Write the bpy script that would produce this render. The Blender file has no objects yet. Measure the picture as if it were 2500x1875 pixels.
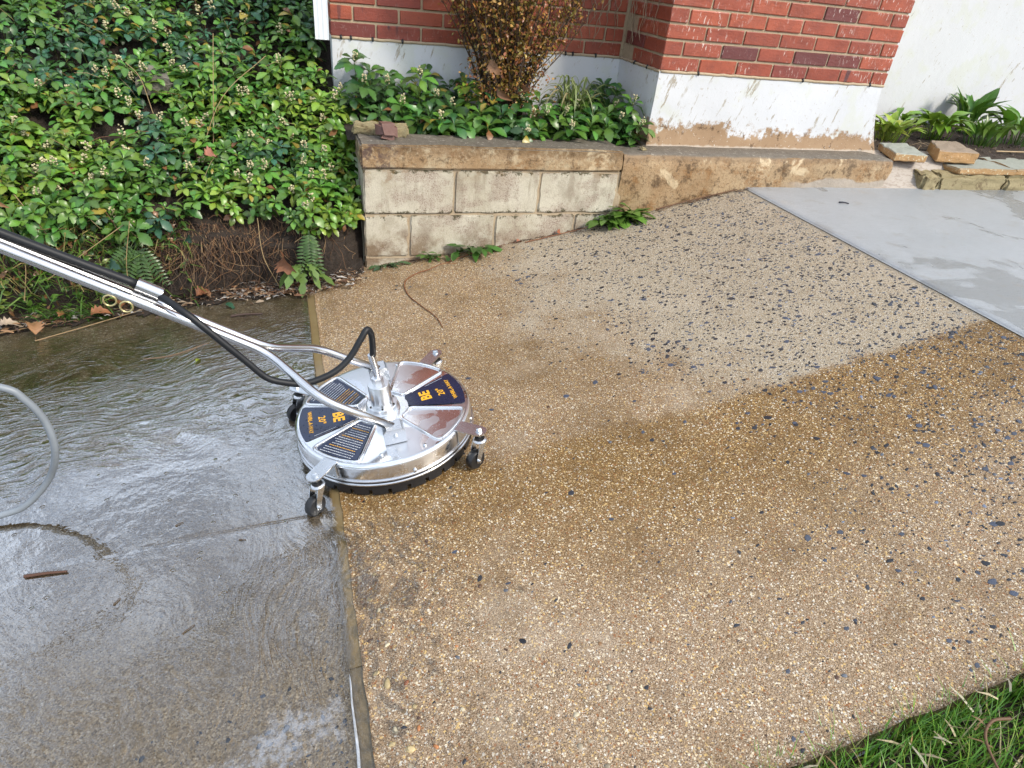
import bpy, bmesh, math, random
import numpy as np
from mathutils import Vector, Matrix, noise as mnoise

random.seed(7)
rng = np.random.default_rng(7)
scene = bpy.context.scene
COL = scene.collection
R = math.radians

# ------------------------------------------------------------------ camera
CAM = Vector((0.0, 0.0, 1.30))
RIGHT = Vector((0.95068808, -0.29504052, 0.09562043))
UP = Vector((0.08459591, 0.54329236, 0.83527058))
FWD = Vector((0.29838851, 0.78599269, -0.54146079))
cam_data = bpy.data.cameras.new('camera')
cam_data.sensor_width = 36.0
cam_data.lens = 36.0 * 1592.1 / 2500.0
cam_data.clip_start = 0.02
cam_data.clip_end = 1000.0
cam = bpy.data.objects.new('camera', cam_data)
COL.objects.link(cam)
cam.matrix_world = Matrix(((RIGHT.x, UP.x, -FWD.x, CAM.x), (RIGHT.y, UP.y, -FWD.y, CAM.y), (RIGHT.z, UP.z, -FWD.z, CAM.z), (0, 0, 0, 1)))
scene.camera = cam

# ------------------------------------------------------------------ sky, sun, exposure
SUN_AZ = R(138.0)     # compass-like angle from +y towards +x
SUN_EL = R(42.0)
world = bpy.data.worlds.new('World')
scene.world = world
world.use_nodes = True
wt = world.node_tree
wt.nodes.clear()
sky = wt.nodes.new('ShaderNodeTexSky')
sky.sky_type = 'NISHITA'
sky.sun_disc = False
sky.sun_elevation = SUN_EL
sky.sun_rotation = SUN_AZ
sky.dust_density = 4.0
sky.ozone_density = 1.0
haze_mix = wt.nodes.new('ShaderNodeMix')
haze_mix.data_type = 'RGBA'
haze_mix.inputs['Factor'].default_value = 0.6
haze_mix.inputs['B'].default_value = (14.0, 15.8, 18.6, 1)   # thin even cloud veil over the blue
bg = wt.nodes.new('ShaderNodeBackground')
bg.inputs['Strength'].default_value = 0.11
wo = wt.nodes.new('ShaderNodeOutputWorld')
cl_n = wt.nodes.new('ShaderNodeTexNoise')       # broken cloud over the whole sky
cl_n.inputs['Scale'].default_value = 4.5
cl_n.inputs['Detail'].default_value = 5.0
cl_n.inputs['Roughness'].default_value = 0.55
cl_t = wt.nodes.new('ShaderNodeTexCoord')
cl_r = wt.nodes.new('ShaderNodeMapRange')
cl_r.inputs['From Min'].default_value = 0.40
cl_r.inputs['From Max'].default_value = 0.60
cl_r.inputs['To Min'].default_value = 0.25
cl_r.inputs['To Max'].default_value = 0.85
wt.links.new(cl_t.outputs['Generated'], cl_n.inputs['Vector'])
wt.links.new(cl_n.outputs['Fac'], cl_r.inputs['Value'])
wt.links.new(cl_r.outputs['Result'], haze_mix.inputs['Factor'])
wt.links.new(sky.outputs['Color'], haze_mix.inputs['A'])
wt.links.new(haze_mix.outputs['Result'], bg.inputs['Color'])
wt.links.new(bg.outputs['Background'], wo.inputs['Surface'])
sun_data = bpy.data.lights.new('sun', 'SUN')
sun_data.energy = 3.2
sun_data.angle = R(12.0)
sun_data.color = (1.0, 0.92, 0.79)
sun = bpy.data.objects.new('sun', sun_data)
COL.objects.link(sun)
sun_dir = Vector((math.sin(SUN_AZ) * math.cos(SUN_EL), math.cos(SUN_AZ) * math.cos(SUN_EL), math.sin(SUN_EL)))
sun.rotation_euler = sun_dir.to_track_quat('Z', 'Y').to_euler()
sun.location = sun_dir * 20
vs = scene.view_settings
vs.view_transform = 'Standard'
vs.look = 'None'
vs.exposure = 0.25
vs.gamma = 1.0
vs.use_curve_mapping = False
scene.cycles.use_denoising = True
scene.cycles.use_adaptive_sampling = True
scene.cycles.adaptive_threshold = 0.025
scene.cycles.max_bounces = 4
scene.cycles.diffuse_bounces = 2
scene.cycles.glossy_bounces = 3
scene.cycles.transparent_max_bounces = 6
scene.cycles.caustics_reflective = False
scene.cycles.caustics_refractive = False


# ------------------------------------------------------------------ node expression helper
class E:
    """a socket that can be used in arithmetic"""
    def __init__(s, g, sock):
        s.g = g
        s.s = sock

    def __add__(s, o): return s.g.math('ADD', s, o)
    __radd__ = __add__
    def __sub__(s, o): return s.g.math('SUBTRACT', s, o)
    def __rsub__(s, o): return s.g.math('SUBTRACT', o, s)
    def __mul__(s, o): return s.g.math('MULTIPLY', s, o)
    __rmul__ = __mul__
    def __truediv__(s, o): return s.g.math('DIVIDE', s, o)
    def max(s, o): return s.g.math('MAXIMUM', s, o)
    def min(s, o): return s.g.math('MINIMUM', s, o)
    def abs(s): return s.g.math('ABSOLUTE', s, 0.0)
    def pow(s, o): return s.g.math('POWER', s, o)
    def smooth(s, a, b): return s.g.smooth(s, a, b)


class G:
    def __init__(g, name):
        g.mat = bpy.data.materials.new(name)
        g.mat.use_nodes = True
        g.t = g.mat.node_tree
        g.t.nodes.clear()
        g.out = g.t.nodes.new('ShaderNodeOutputMaterial')
        g._pos = None

    def put(g, sock, v):
        if isinstance(v, E):
            g.t.links.new(v.s, sock)
        elif isinstance(v, (tuple, list)):
            sock.default_value = (*v, 1.0) if (len(v) == 3 and sock.type == 'RGBA') else tuple(v)
        else:
            sock.default_value = v

    def math(g, op, a, b):
        n = g.t.nodes.new('ShaderNodeMath')
        n.operation = op
        g.put(n.inputs[0], a)
        g.put(n.inputs[1], b)
        return E(g, n.outputs[0])

    def smooth(g, v, a, b):
        n = g.t.nodes.new('ShaderNodeMapRange')
        n.interpolation_type = 'SMOOTHSTEP'
        g.put(n.inputs['Value'], v)
        rev = a > b
        n.inputs['From Min'].default_value = min(a, b)
        n.inputs['From Max'].default_value = max(a, b)
        n.inputs['To Min'].default_value = 1.0 if rev else 0.0
        n.inputs['To Max'].default_value = 0.0 if rev else 1.0
        return E(g, n.outputs['Result'])

    def pos(g):
        if g._pos is None:
            n = g.t.nodes.new('ShaderNodeNewGeometry')
            g._pos = E(g, n.outputs['Position'])
        return g._pos

    def obj(g):
        n = g.t.nodes.new('ShaderNodeTexCoord')
        return E(g, n.outputs['Object'])

    def xyz(g, v=None):
        n = g.t.nodes.new('ShaderNodeSeparateXYZ')
        g.put(n.inputs[0], v or g.pos())
        return [E(g, o) for o in n.outputs]

    def vec(g, x, y, z):
        n = g.t.nodes.new('ShaderNodeCombineXYZ')
        for i, q in enumerate((x, y, z)):
            g.put(n.inputs[i], q)
        return E(g, n.outputs[0])

    def scale(g, v, s):
        n = g.t.nodes.new('ShaderNodeMapping')
        g.put(n.inputs['Vector'], v)
        n.inputs['Scale'].default_value = s
        return E(g, n.outputs[0])

    def addv(g, a, b):
        n = g.t.nodes.new('ShaderNodeVectorMath')
        n.operation = 'ADD'
        g.put(n.inputs[0], a)
        g.put(n.inputs[1], b)
        return E(g, n.outputs[0])

    def noise(g, scale, detail=3.0, rough=0.55, dist=0.0, v=None, color=False):
        n = g.t.nodes.new('ShaderNodeTexNoise')
        g.put(n.inputs['Vector'], v or g.pos())
        n.inputs['Scale'].default_value = scale
        n.inputs['Detail'].default_value = detail
        n.inputs['Roughness'].default_value = rough
        n.inputs['Distortion'].default_value = dist
        return E(g, n.outputs['Color' if color else 'Fac'])

    def voro(g, scale, v=None, out='Color', rnd=1.0, feature='F1'):
        n = g.t.nodes.new('ShaderNodeTexVoronoi')
        n.feature = feature
        g.put(n.inputs['Vector'], v or g.pos())
        n.inputs['Scale'].default_value = scale
        n.inputs['Randomness'].default_value = rnd
        return E(g, n.outputs[out])

    def chan(g, c, i):
        n = g.t.nodes.new('ShaderNodeSeparateColor')
        g.put(n.inputs[0], c)
        return E(g, n.outputs[i])

    def mix(g, f, a, b, blend='MIX'):
        n = g.t.nodes.new('ShaderNodeMix')
        n.data_type = 'RGBA'
        n.blend_type = blend
        g.put(n.inputs['Factor'], f)
        g.put(n.inputs['A'], a)
        g.put(n.inputs['B'], b)
        return E(g, n.outputs['Result'])

    def ramp(g, f, stops, constant=False):
        n = g.t.nodes.new('ShaderNodeValToRGB')
        cr = n.color_ramp
        cr.interpolation = 'CONSTANT' if constant else 'LINEAR'
        while len(cr.elements) < len(stops):
            cr.elements.new(0.5)
        for el, (p, c) in zip(cr.elements, stops):
            el.position = p
            el.color = (*c, 1.0)
        g.put(n.inputs['Fac'], f)
        return E(g, n.outputs['Color'])

    def attr(g, name, out='Color'):
        n = g.t.nodes.new('ShaderNodeAttribute')
        n.attribute_name = name
        return E(g, n.outputs[out])

    def rand(g):
        n = g.t.nodes.new('ShaderNodeObjectInfo')
        return E(g, n.outputs['Random'])

    def bump(g, h, strength=0.5, dist=0.002, normal=None):
        n = g.t.nodes.new('ShaderNodeBump')
        g.put(n.inputs['Height'], h)
        n.inputs['Strength'].default_value = strength
        n.inputs['Distance'].default_value = dist
        if normal:
            g.put(n.inputs['Normal'], normal)
        return E(g, n.outputs['Normal'])

    def bsdf(g, color, rough=0.6, normal=None, metallic=0.0, spec=0.5, coat=None, coat_rough=0.05, coat_normal=None, trans=None, sss=None):
        n = g.t.nodes.new('ShaderNodeBsdfPrincipled')
        g.put(n.inputs['Base Color'], color)
        g.put(n.inputs['Roughness'], rough)
        g.put(n.inputs['Metallic'], metallic)
        g.put(n.inputs['Specular IOR Level'], spec)
        if normal:
            g.put(n.inputs['Normal'], normal)
        if coat is not None:
            g.put(n.inputs['Coat Weight'], coat)
            g.put(n.inputs['Coat Roughness'], coat_rough)
            n.inputs['Coat IOR'].default_value = 1.33
            if coat_normal:
                g.put(n.inputs['Coat Normal'], coat_normal)
        return E(g, n.outputs[0])

    def done(g, shader):
        g.t.links.new(shader.s, g.out.inputs['Surface'])
        return g.mat


def plain(name, color, rough=0.5, metallic=0.0, var=0.12, nscale=30.0, bump=0.0, bscale=200.0, spec=0.5):
    g = G(name)
    n = g.noise(nscale, 4)
    c = g.mix(n, tuple(v * (1 - var) for v in color), tuple(min(1, v * (1 + var)) for v in color))
    nr = g.bump(g.noise(bscale, 4), bump, 0.002) if bump else None
    r = (n - 0.5) * 0.12 + rough
    return g.done(g.bsdf(c, r, nr, metallic, spec))


# ------------------------------------------------------------------ mesh helpers
class MB:
    def __init__(s):
        s.v = []
        s.f = []
        s.c = []
        s.has_c = False

    def add(s, verts, faces, color=None):
        o = len(s.v)
        s.v.extend([tuple(p) for p in verts])
        s.f.extend([tuple(i + o for i in f) for f in faces])
        if color is not None:
            s.has_c = True
            if len(color) == len(verts) and not isinstance(color[0], (int, float, np.floating)):
                s.c.extend(color)
            else:
                s.c.extend([tuple(color)] * len(verts))
        else:
            s.c.extend([(0.5, 0.5, 0.5)] * len(verts))
        return s

    def box(s, lo, hi, color=None, M=None):
        x0, y0, z0 = lo
        x1, y1, z1 = hi
        v = [(x0, y0, z0), (x1, y0, z0), (x1, y1, z0), (x0, y1, z0), (x0, y0, z1), (x1, y0, z1), (x1, y1, z1), (x0, y1, z1)]
        if M:
            v = [M @ Vector(p) for p in v]
        return s.add(v, [(0, 3, 2, 1), (4, 5, 6, 7), (0, 1, 5, 4), (1, 2, 6, 5), (2, 3, 7, 6), (3, 0, 4, 7)], color)

    def tube(s, path, r, n=10, caps=True, color=None):
        path = [Vector(p) for p in path]
        rs = r if isinstance(r, (list, tuple)) else [r] * len(path)
        V, F = [], []
        t = (path[1] - path[0]).normalized()
        a = t.orthogonal().normalized()
        for i, p in enumerate(path):
            if i == 0: t2 = (path[1] - p)
            elif i == len(path) - 1: t2 = (p - path[i - 1])
            else: t2 = (path[i + 1] - path[i - 1])
            t2 = t2.normalized()
            a = (a - t2 * a.dot(t2)).normalized()
            b = t2.cross(a)
            for k in range(n):
                th = 2 * math.pi * k / n
                V.append(p + (a * math.cos(th) + b * math.sin(th)) * rs[i])
        for i in range(len(path) - 1):
            for k in range(n):
                k2 = (k + 1) % n
                F.append((i * n + k, i * n + k2, (i + 1) * n + k2, (i + 1) * n + k))
        if caps:
            F.append(tuple(range(n - 1, -1, -1)))
            F.append(tuple(range((len(path) - 1) * n, len(path) * n)))
        return s.add(V, F, color)

    def lathe(s, prof, n=48, M=None, closed=False, color=None):
        V, F = [], []
        for (r, z) in prof:
            for k in range(n):
                th = 2 * math.pi * k / n
                V.append(Vector((r * math.cos(th), r * math.sin(th), z)))
        m = len(prof)
        for i in range(m - 1 + (1 if closed else 0)):
            j = (i + 1) % m
            for k in range(n):
                k2 = (k + 1) % n
                F.append((i * n + k, i * n + k2, j * n + k2, j * n + k))
        if not closed:
            if prof[0][0] > 1e-6: F.append(tuple(range(n - 1, -1, -1)))
            if prof[-1][0] > 1e-6: F.append(tuple(range((m - 1) * n, m * n)))
        if M: V = [M @ p for p in V]
        return s.add(V, F, color)

    def prism(s, poly, z0, z1, M=None, color=None):
        n = len(poly)
        V = [Vector((p[0], p[1], z0)) for p in poly] + [Vector((p[0], p[1], z1)) for p in poly]
        F = [tuple(range(n - 1, -1, -1)), tuple(range(n, 2 * n))] + [(i, (i + 1) % n, n + (i + 1) % n, n + i) for i in range(n)]
        if M: V = [M @ p for p in V]
        return s.add(V, F, color)

    def mesh(s, name, smooth=False):
        me = bpy.data.meshes.new(name)
        me.from_pydata(s.v, [], s.f)
        if s.has_c:
            at = me.color_attributes.new('tint', 'FLOAT_COLOR', 'POINT')
            arr = np.ones((len(s.v), 4), np.float32)
            arr[:, :3] = np.array(s.c, np.float32)
            at.data.foreach_set('color', arr.ravel())
        if smooth:
            me.polygons.foreach_set('use_smooth', [True] * len(me.polygons))
        me.update()
        return me

    def build(s, name, mat, parent=None, smooth=False, auto=None):
        me = s.mesh(name, smooth or auto is not None)
        if auto is not None:
            me.set_sharp_from_angle(angle=R(auto))
        return link(name, me, mat, parent)


def link(name, me, mat=None, parent=None):
    o = bpy.data.objects.new(name, me)
    COL.objects.link(o)
    if mat is not None and not me.materials:
        me.materials.append(mat)
    if parent is not None:
        o.parent = parent
    return o


def np_obj(name, V, F, mat, parent=None, C=None, smooth=False):
    """V (n,3), F (m,k) arrays"""
    me = bpy.data.meshes.new(name)
    V = np.asarray(V, np.float32)
    F = np.asarray(F, np.int32)
    me.vertices.add(len(V))
    me.vertices.foreach_set('co', V.ravel())
    k = F.shape[1]
    me.loops.add(F.size)
    me.loops.foreach_set('vertex_index', F.ravel())
    me.polygons.add(len(F))
    me.polygons.foreach_set('loop_start', np.arange(0, F.size, k, dtype=np.int32))
    me.update(calc_edges=True)
    if C is not None:
        at = me.color_attributes.new('tint', 'FLOAT_COLOR', 'POINT')
        arr = np.ones((len(V), 4), np.float32)
        arr[:, :3] = C
        at.data.foreach_set('color', arr.ravel())
    if smooth:
        me.polygons.foreach_set('use_smooth', [True] * len(me.polygons))
    return link(name, me, mat, parent)


def tag(o, label=None, cat=None, group=None, kind=None):
    if label: o['label'] = label
    if cat: o['category'] = cat
    if group: o['group'] = group
    if kind: o['kind'] = kind
    return o


def empty(name, loc=(0, 0, 0), M=None):
    o = bpy.data.objects.new(name, None)
    COL.objects.link(o)
    o.empty_display_size = 0.05
    if M is not None: o.matrix_world = M
    else: o.location = loc
    return o


def spline(pts, n=8):
    """Catmull-Rom through pts"""
    P = [Vector(p) for p in pts]
    P = [P[0] * 2 - P[1]] + P + [P[-1] * 2 - P[-2]]
    out = []
    for i in range(1, len(P) - 2):
        a, b, c, d = P[i - 1], P[i], P[i + 1], P[i + 2]
        for k in range(n):
            t = k / n
            out.append(0.5 * ((2 * b) + (c - a) * t + (2 * a - 5 * b + 4 * c - d) * t * t + (3 * b - a - 3 * c + d) * t ** 3))
    out.append(P[-2])
    return out


def fillet(pts, r, n=6):
    """polyline with rounded bends"""
    P = [Vector(p) for p in pts]
    out = [P[0]]
    for i in range(1, len(P) - 1):
        a = (P[i - 1] - P[i]).normalized()
        b = (P[i + 1] - P[i]).normalized()
        p0 = P[i] + a * r
        p1 = P[i] + b * r
        for k in range(n + 1):
            t = k / n
            out.append(p0 * (1 - t) ** 2 + P[i] * 2 * t * (1 - t) + p1 * t * t)
    out.append(P[-1])
    return out


KX = [-30, -3, -1, -.3, .0, .3, .77, 1.22, 1.7, 2.08, 2.255, 2.6, 30]
KZ = [-3.5, -.32, -.10, -.018, .012, .050, .112, .195, .300, .388, .426, .43, .43]


def gz(x):
    return float(np.interp(x, KX, KZ))


def gzs(x):
    return np.interp(np.asarray(x), KX, KZ)


def grid(fn, us, vs_):
    us = list(us)
    vs_ = list(vs_)
    V = np.array([fn(u, v) for v in vs_ for u in us], np.float32)
    n = len(us)
    i = np.arange(len(vs_) - 1)[:, None] * n + np.arange(n - 1)[None, :]
    i = i.ravel()
    return V, np.stack([i, i + 1, i + n + 1, i + n], 1)


YW = 2.8655           # front plane of the retaining wall
YB = 3.4933           # front plane of the long brick wall
YF = 3.0548           # front plane of the brick pier
XJ0, XJ1 = 0.031, 0.060   # joint between the two slabs
XPAD = 2.255
YLAWN = 0.407
ZBR = 0.9279          # bottom of the lowest brick course

# ------------------------------------------------------------------ materials of the ground
def aggregate_material():
    g = G('exposed_aggregate')
    x, y, z = g.xyz()
    n1 = g.noise(2.6, 3, 0.6)
    n2 = g.noise(9, 3, 0.6)
    n3 = g.noise(28, 3, 0.65)
    # washed and dried part beyond the pass edge, soft towards the left
    edge = (y + (n2 - 0.5) * 0.06 + (n3 - 0.5) * 0.05 - 1.40).smooth(-0.02, 0.025)
    xb = (2.15 - y).max(0.0) * 0.50 + 1.02
    side = (x - xb + 0.10 + (n1 - 0.5) * 0.9 + (n2 - 0.5) * 0.35 + (n3 - 0.5) * 0.2).smooth(-0.25, 0.28)
    dry = edge * side
    # near part: less soaked towards the lawn
    near = (1.42 - y + (n1 - 0.5) * 0.26 + (n2 - 0.5) * 0.14 + (0.8 - x).max(0.0) * 0.30).smooth(0.22, 0.78)
    far_ = (y - 1.40 + (n2 - 0.5) * 0.08 + (n1 - 0.5) * 0.5 * (0.75 - x).smooth(0.0, 0.35)).smooth(-0.03, 0.04)
    near = near.max(far_ * 0.72)
    cells = g.voro(560)
    cr = g.chan(cells, 0)
    cells2 = g.voro(270)
    cr2 = g.chan(cells2, 1)
    grain_d = g.ramp(cr, [(0, (.13, .10, .066)), (.25, (.255, .203, .135)), (.6, (.325, .268, .188)), (.86, (.40, .34, .255)), (.97, (.60, .56, .49))])
    grain_w = g.ramp(cr, [(0, (.038, .019, .006)), (.3, (.135, .074, .023)), (.6, (.195, .110, .036)), (.88, (.285, .172, .064)), (.975, (.52, .42, .26))])
    grain_n = g.ramp(cr, [(0, (.055, .036, .021)), (.25, (.215, .144, .083)), (.6, (.30, .208, .126)), (.88, (.385, .285, .185)), (.975, (.56, .49, .40))])
    c = g.mix(near, grain_w, g.mix(0.12, grain_n, grain_w))
    c = g.mix(dry, c, grain_d)
    # scattered bigger grains
    big = g.ramp(cr2, [(0, (.5, .34, .14)), (.35, (.62, .52, .36)), (.6, (.24, .10, .035)), (.8, (.58, .54, .46)), (1, (.20, .2, .2))], True)
    pick = g.chan(cells2, 2).smooth(0.86, 0.90)
    c = g.mix(pick * (1.0 - dry * 0.6), c, big)
    # dirt patches that keep their own shape
    patch = g.noise(5.5, 3, 0.65)
    c = g.mix((patch - 0.50).smooth(0.0, 0.2) * 0.6 * (1.0 - dry * .75), c, g.mix(0.6, c, (.10, .055, .018)))
    broad = g.noise(1.7, 3, 0.6, 0.5)
    c = g.mix((broad - 0.50).smooth(0.0, 0.16) * 0.5 * (1.0 - dry), c, g.mix(0.55, c, (.115, .068, .022)))
    c = g.mix((g.noise(3.7, 3, 0.65) - 0.53).smooth(0.0, 0.15) * (near * 0.4 + 0.08), c, g.mix(0.45, c, (.46, .39, .30)))
    # greyish cement specks along the pad edge
    grey = (x - 2.13 + (n2 - 0.5) * 0.35).smooth(0.0, 0.12) * (g.noise(14, 3, 0.7) - 0.5).smooth(0.06, 0.16)
    c = g.mix(grey * 0.7, c, (.20, .20, .19))
    h = g.voro(260, out='Distance') * -0.8 + g.noise(500, 3) * 0.5 + g.noise(60, 3) * 0.9
    nr = g.bump(h, 0.75, 0.0022)
    wet = 1.0 - dry
    rough = dry * 0.30 + 0.46 - near * (-0.05) + (n3 - 0.5) * 0.25
    film = wet * (g.noise(22, 3, 0.6, v=g.scale(g.pos(), (1.5, .7, 1))) + (0.75 - x * 0.5) * 0.35 - 0.52).smooth(0.0, 0.2) * 0.55
    return g.done(g.bsdf(c, rough, nr, 0.0, 0.28, coat=film, coat_rough=0.12))


def left_slab_material():
    g = G('soaked_slab')
    x, y, z = g.xyz()
    n1 = g.noise(3.0, 3, 0.6)
    cells = g.voro(300)
    cr = g.chan(cells, 0)
    a = g.ramp(cr, [(0, (.08, .058, .030)), (.35, (.185, .138, .073)), (.75, (.26, .20, .115)), (.95, (.36, .29, .19)), (.985, (.68, .64, .54))])
    b = g.ramp(cr, [(0, (.13, .092, .050)), (.4, (.26, .190, .108)), (.8, (.35, .265, .160)), (.97, (.48, .39, .27))])
    c = g.mix((n1 + (1.5 - y) * 0.35).smooth(0.35, 0.75), a, b)
    moss = (g.noise(6, 3, 0.6) - 0.5).smooth(0.0, 0.2) * (y - 2.0).smooth(0.0, 0.6)
    c = g.mix(moss * 0.5, c, (.09, .075, .022))
    silt = (g.noise(4.2, 3, 0.6, 0.6) - 0.53).smooth(0, 0.14)
    c = g.mix(silt * 0.45, c, (.20, .14, .065))
    nr = g.bump(g.voro(250, out='Distance') * -0.7 + g.noise(80, 4) * 0.6, 0.6, 0.002)
    return g.done(g.bsdf(c, 0.38, nr, 0.0, 0.5))


def water_material():
    g = G('shallow_water')
    x, y, z = g.xyz()
    p = g.pos()
    warp = g.noise(1.8, 3, 0.5, color=True)
    w = g.addv(p, g.scale(warp, (0.45, 0.45, 0.0)))
    n1 = g.noise(2.3, 3, 0.6)
    n2 = g.noise(7, 3, 0.6)
    d1 = g.addv(g.vec(x * 0.8 + y * 0.6, y * 0.8 - x * 0.6, 0.0), g.scale(warp, (0.4, 0.4, 0.0)))
    rip_top = g.noise(42, 3, 0.55, 0.4, v=g.scale(w, (0.45, 1.4, 1.0)))
    rip_joint = g.noise(48, 3, 0.55, 0.5, v=g.scale(w, (1.6, 0.42, 1.0)))
    rip_low = g.noise(40, 3, 0.55, 0.5, v=g.scale(d1, (1.5, 0.55, 1.0)))
    m_top = (y - 1.62 + (n1 - 0.5) * 0.7).smooth(-0.12, 0.15)
    m_joint = (x + 0.26 + (n1 - 0.5) * 0.4).smooth(-0.08, 0.12) * (1.42 - y).smooth(0.0, 0.15)
    h = g.chan(g.mix(m_top, g.mix(m_joint, rip_low, rip_joint), rip_top), 0)
    dx = x + 0.42
    dy = y - 1.38
    rad = (dx * dx * 0.9 + dy * dy * 1.5).pow(0.5)
    calm = (0.44 - rad + (n1 - 0.5) * 0.55 + (n2 - 0.5) * 0.3).smooth(-0.12, 0.16)
    hh = h * (1.0 - calm * 0.80) + g.noise(14, 3, 0.5) * 0.7 + g.noise(110, 2) * 0.10 * (1.0 - calm * 0.7)
    # rings left by falling drops in the calm part
    ring = g.voro(26, out='Distance')
    hh = hh + (ring.smooth(0.05, 0.11) * ring.smooth(0.20, 0.13)) * calm * (n2 - 0.52).smooth(0.0, 0.05) * 0.35
    nr = g.bump(hh, 0.6, 0.006)
    through = (g.noise(300, 2) - 0.60).smooth(0.0, 0.06) * 0.8
    spill = (x - 0.03).smooth(0.0, 0.02) * ((g.noise(46, 3, 0.6, 0.4, v=g.scale(w, (1.5, 0.6, 1.0))) - 0.47 - x * 0.5 - (y - 1.25).smooth(0.0, 0.12)).smooth(0.14, -0.10) * 0.35 + 0.65)
    top = (y + (g.noise(5, 3, 0.6) - 0.5) * 0.7 - 2.45).smooth(-0.15, 0.25)
    low = (1.12 - y + (n1 - 0.5) * 0.5).smooth(-0.1, 0.4)
    lines = h.smooth(0.34, 0.58) * 0.55 + 0.45
    lines = lines + (1.0 - lines) * calm * 0.9
    cover = (1.0 - through) * (1.0 - top * 0.7) * (1.0 - spill) * lines * (1.0 - low * 0.62)
    fr = g.t.nodes.new('ShaderNodeFresnel')
    fr.inputs['IOR'].default_value = 1.36
    g.put(fr.inputs['Normal'], nr)
    fac = (E(g, fr.outputs[0]) * cover * 8.5).min(0.85)
    tr = g.t.nodes.new('ShaderNodeBsdfTransparent')
    g.put(tr.inputs['Color'], g.mix(cover, (1, 1, 1), g.mix(g.noise(3, 3), (.88, .81, .68), (.96, .92, .84))))
    gl = g.t.nodes.new('ShaderNodeBsdfGlossy')
    gl.inputs['Color'].default_value = (.96, .98, 1.0, 1)
    gl.inputs['Roughness'].default_value = 0.05
    g.put(gl.inputs['Normal'], nr)
    m = g.t.nodes.new('ShaderNodeMixShader')
    g.put(m.inputs[0], fac)
    g.t.links.new(tr.outputs[0], m.inputs[1])
    g.t.links.new(gl.outputs[0], m.inputs[2])
    # bubbly water by the joint, its sky reflection painted as pale blue patches
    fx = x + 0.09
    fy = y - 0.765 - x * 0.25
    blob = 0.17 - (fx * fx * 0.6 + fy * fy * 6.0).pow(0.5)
    froth_sheen = (blob + (g.noise(22, 5, 0.7) - 0.5) * 0.34 + (g.noise(70, 3, 0.6) - 0.5) * 0.15).smooth(0.0, 0.12) * (0.02 - x).smooth(0.0, 0.01)
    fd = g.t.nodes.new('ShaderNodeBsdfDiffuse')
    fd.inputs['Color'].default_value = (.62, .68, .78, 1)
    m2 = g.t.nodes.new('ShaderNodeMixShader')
    g.put(m2.inputs[0], froth_sheen * (g.noise(45, 4, .7) - .36).smooth(0.0, 0.3) * 0.26)
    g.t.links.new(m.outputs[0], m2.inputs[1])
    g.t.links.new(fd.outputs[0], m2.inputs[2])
    return g.done(E(g, m2.outputs[0]))


def muddy_material():
    g = G('muddy_water')
    n = g.noise(12, 3, 0.6)
    c = g.mix(n, (.15, .105, .045), (.22, .165, .085))
    return g.done(g.bsdf(c, 0.10, g.bump(g.noise(40, 2), 0.15, 0.002), 0.0, 0.5))


def pad_material():
    g = G('broom_finished_concrete')
    x, y, z = g.xyz()
    n = g.noise(4, 5, 0.6)
    st = g.noise(30, 4, 0.6, v=g.scale(g.pos(), (0.35, 6.0, 1.0)))
    c = g.mix(n, (.27, .292, .31), (.36, .38, .40))
    c = g.mix((st - 0.5).smooth(0, 0.25) * 0.45, c, (.19, .20, .205))
    damp = (g.noise(1.5, 4, 0.6, 0.5) - 0.53 + (x - 2.7) * 0.05).smooth(0.0, 0.05)
    c = g.mix(damp * 0.75, c, g.mix(0.65, c, (.12, .125, .12)))
    rust = (g.noise(2.4, 5, 0.7) - 0.6).smooth(0, 0.1)
    c = g.mix(rust * 0.3, c, (.36, .30, .24))
    spots = (g.noise(70, 3, 0.6) - 0.68).smooth(0, 0.04)
    c = g.mix(spots * 0.5, c, (.16, .14, .12))
    fine = g.noise(60, 3, 0.6, v=g.scale(g.pos(), (0.25, 9.0, 1.0)))
    c = g.mix((fine - 0.5).smooth(0.0, 0.2) * 0.55, c, (.19, .20, .205))
    c = g.mix((g.noise(9, 4, .7) - .56).smooth(0, .12) * .35, c, (.22, .20, .17))
    nr = g.bump(fine * 1.2 + st * 0.8 + g.noise(150, 3) * 0.4, 0.55, 0.003)
    return g.done(g.bsdf(c, 0.36 - damp * 0.14, nr, 0.0, 0.6))


def soil_material(name='wet_soil', a=(.008, .0055, .004), b=(.024, .016, .010)):
    g = G(name)
    c = g.mix(g.noise(40, 5, 0.7), a, b)
    c = g.mix((g.voro(110, out='Distance')).smooth(0.2, 0.5) * 0.4, c, (.045, .027, .015))
    return g.done(g.bsdf(c, 0.75, g.bump(g.noise(70, 5, 0.7), 1.0, 0.012)))


def tint_material(name, rough=0.5, mult=1.0, bump=0.3, bscale=300, spec=0.5, translucent=0.0, var=0.25, vscale=60):
    g = G(name)
    c = g.attr('tint')
    n = g.noise(vscale, 3, 0.6)
    c = g.mix(n, g.mix(var, c, (0, 0, 0)), g.mix(0.0, c, c))
    sh = g.bsdf(c, rough, g.bump(g.noise(bscale, 3), bump, 0.001) if bump else None, 0.0, spec)
    if translucent:
        tl = g.t.nodes.new('ShaderNodeBsdfTranslucent')
        g.put(tl.inputs['Color'], g.mix(0.5, c, (.20, .34, .04), 'MIX'))
        m = g.t.nodes.new('ShaderNodeMixShader')
        m.inputs[0].default_value = translucent
        g.t.links.new(sh.s, m.inputs[1])
        g.t.links.new(tl.outputs[0], m.inputs[2])
        sh = E(g, m.outputs[0])
    return g.done(sh)


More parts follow.
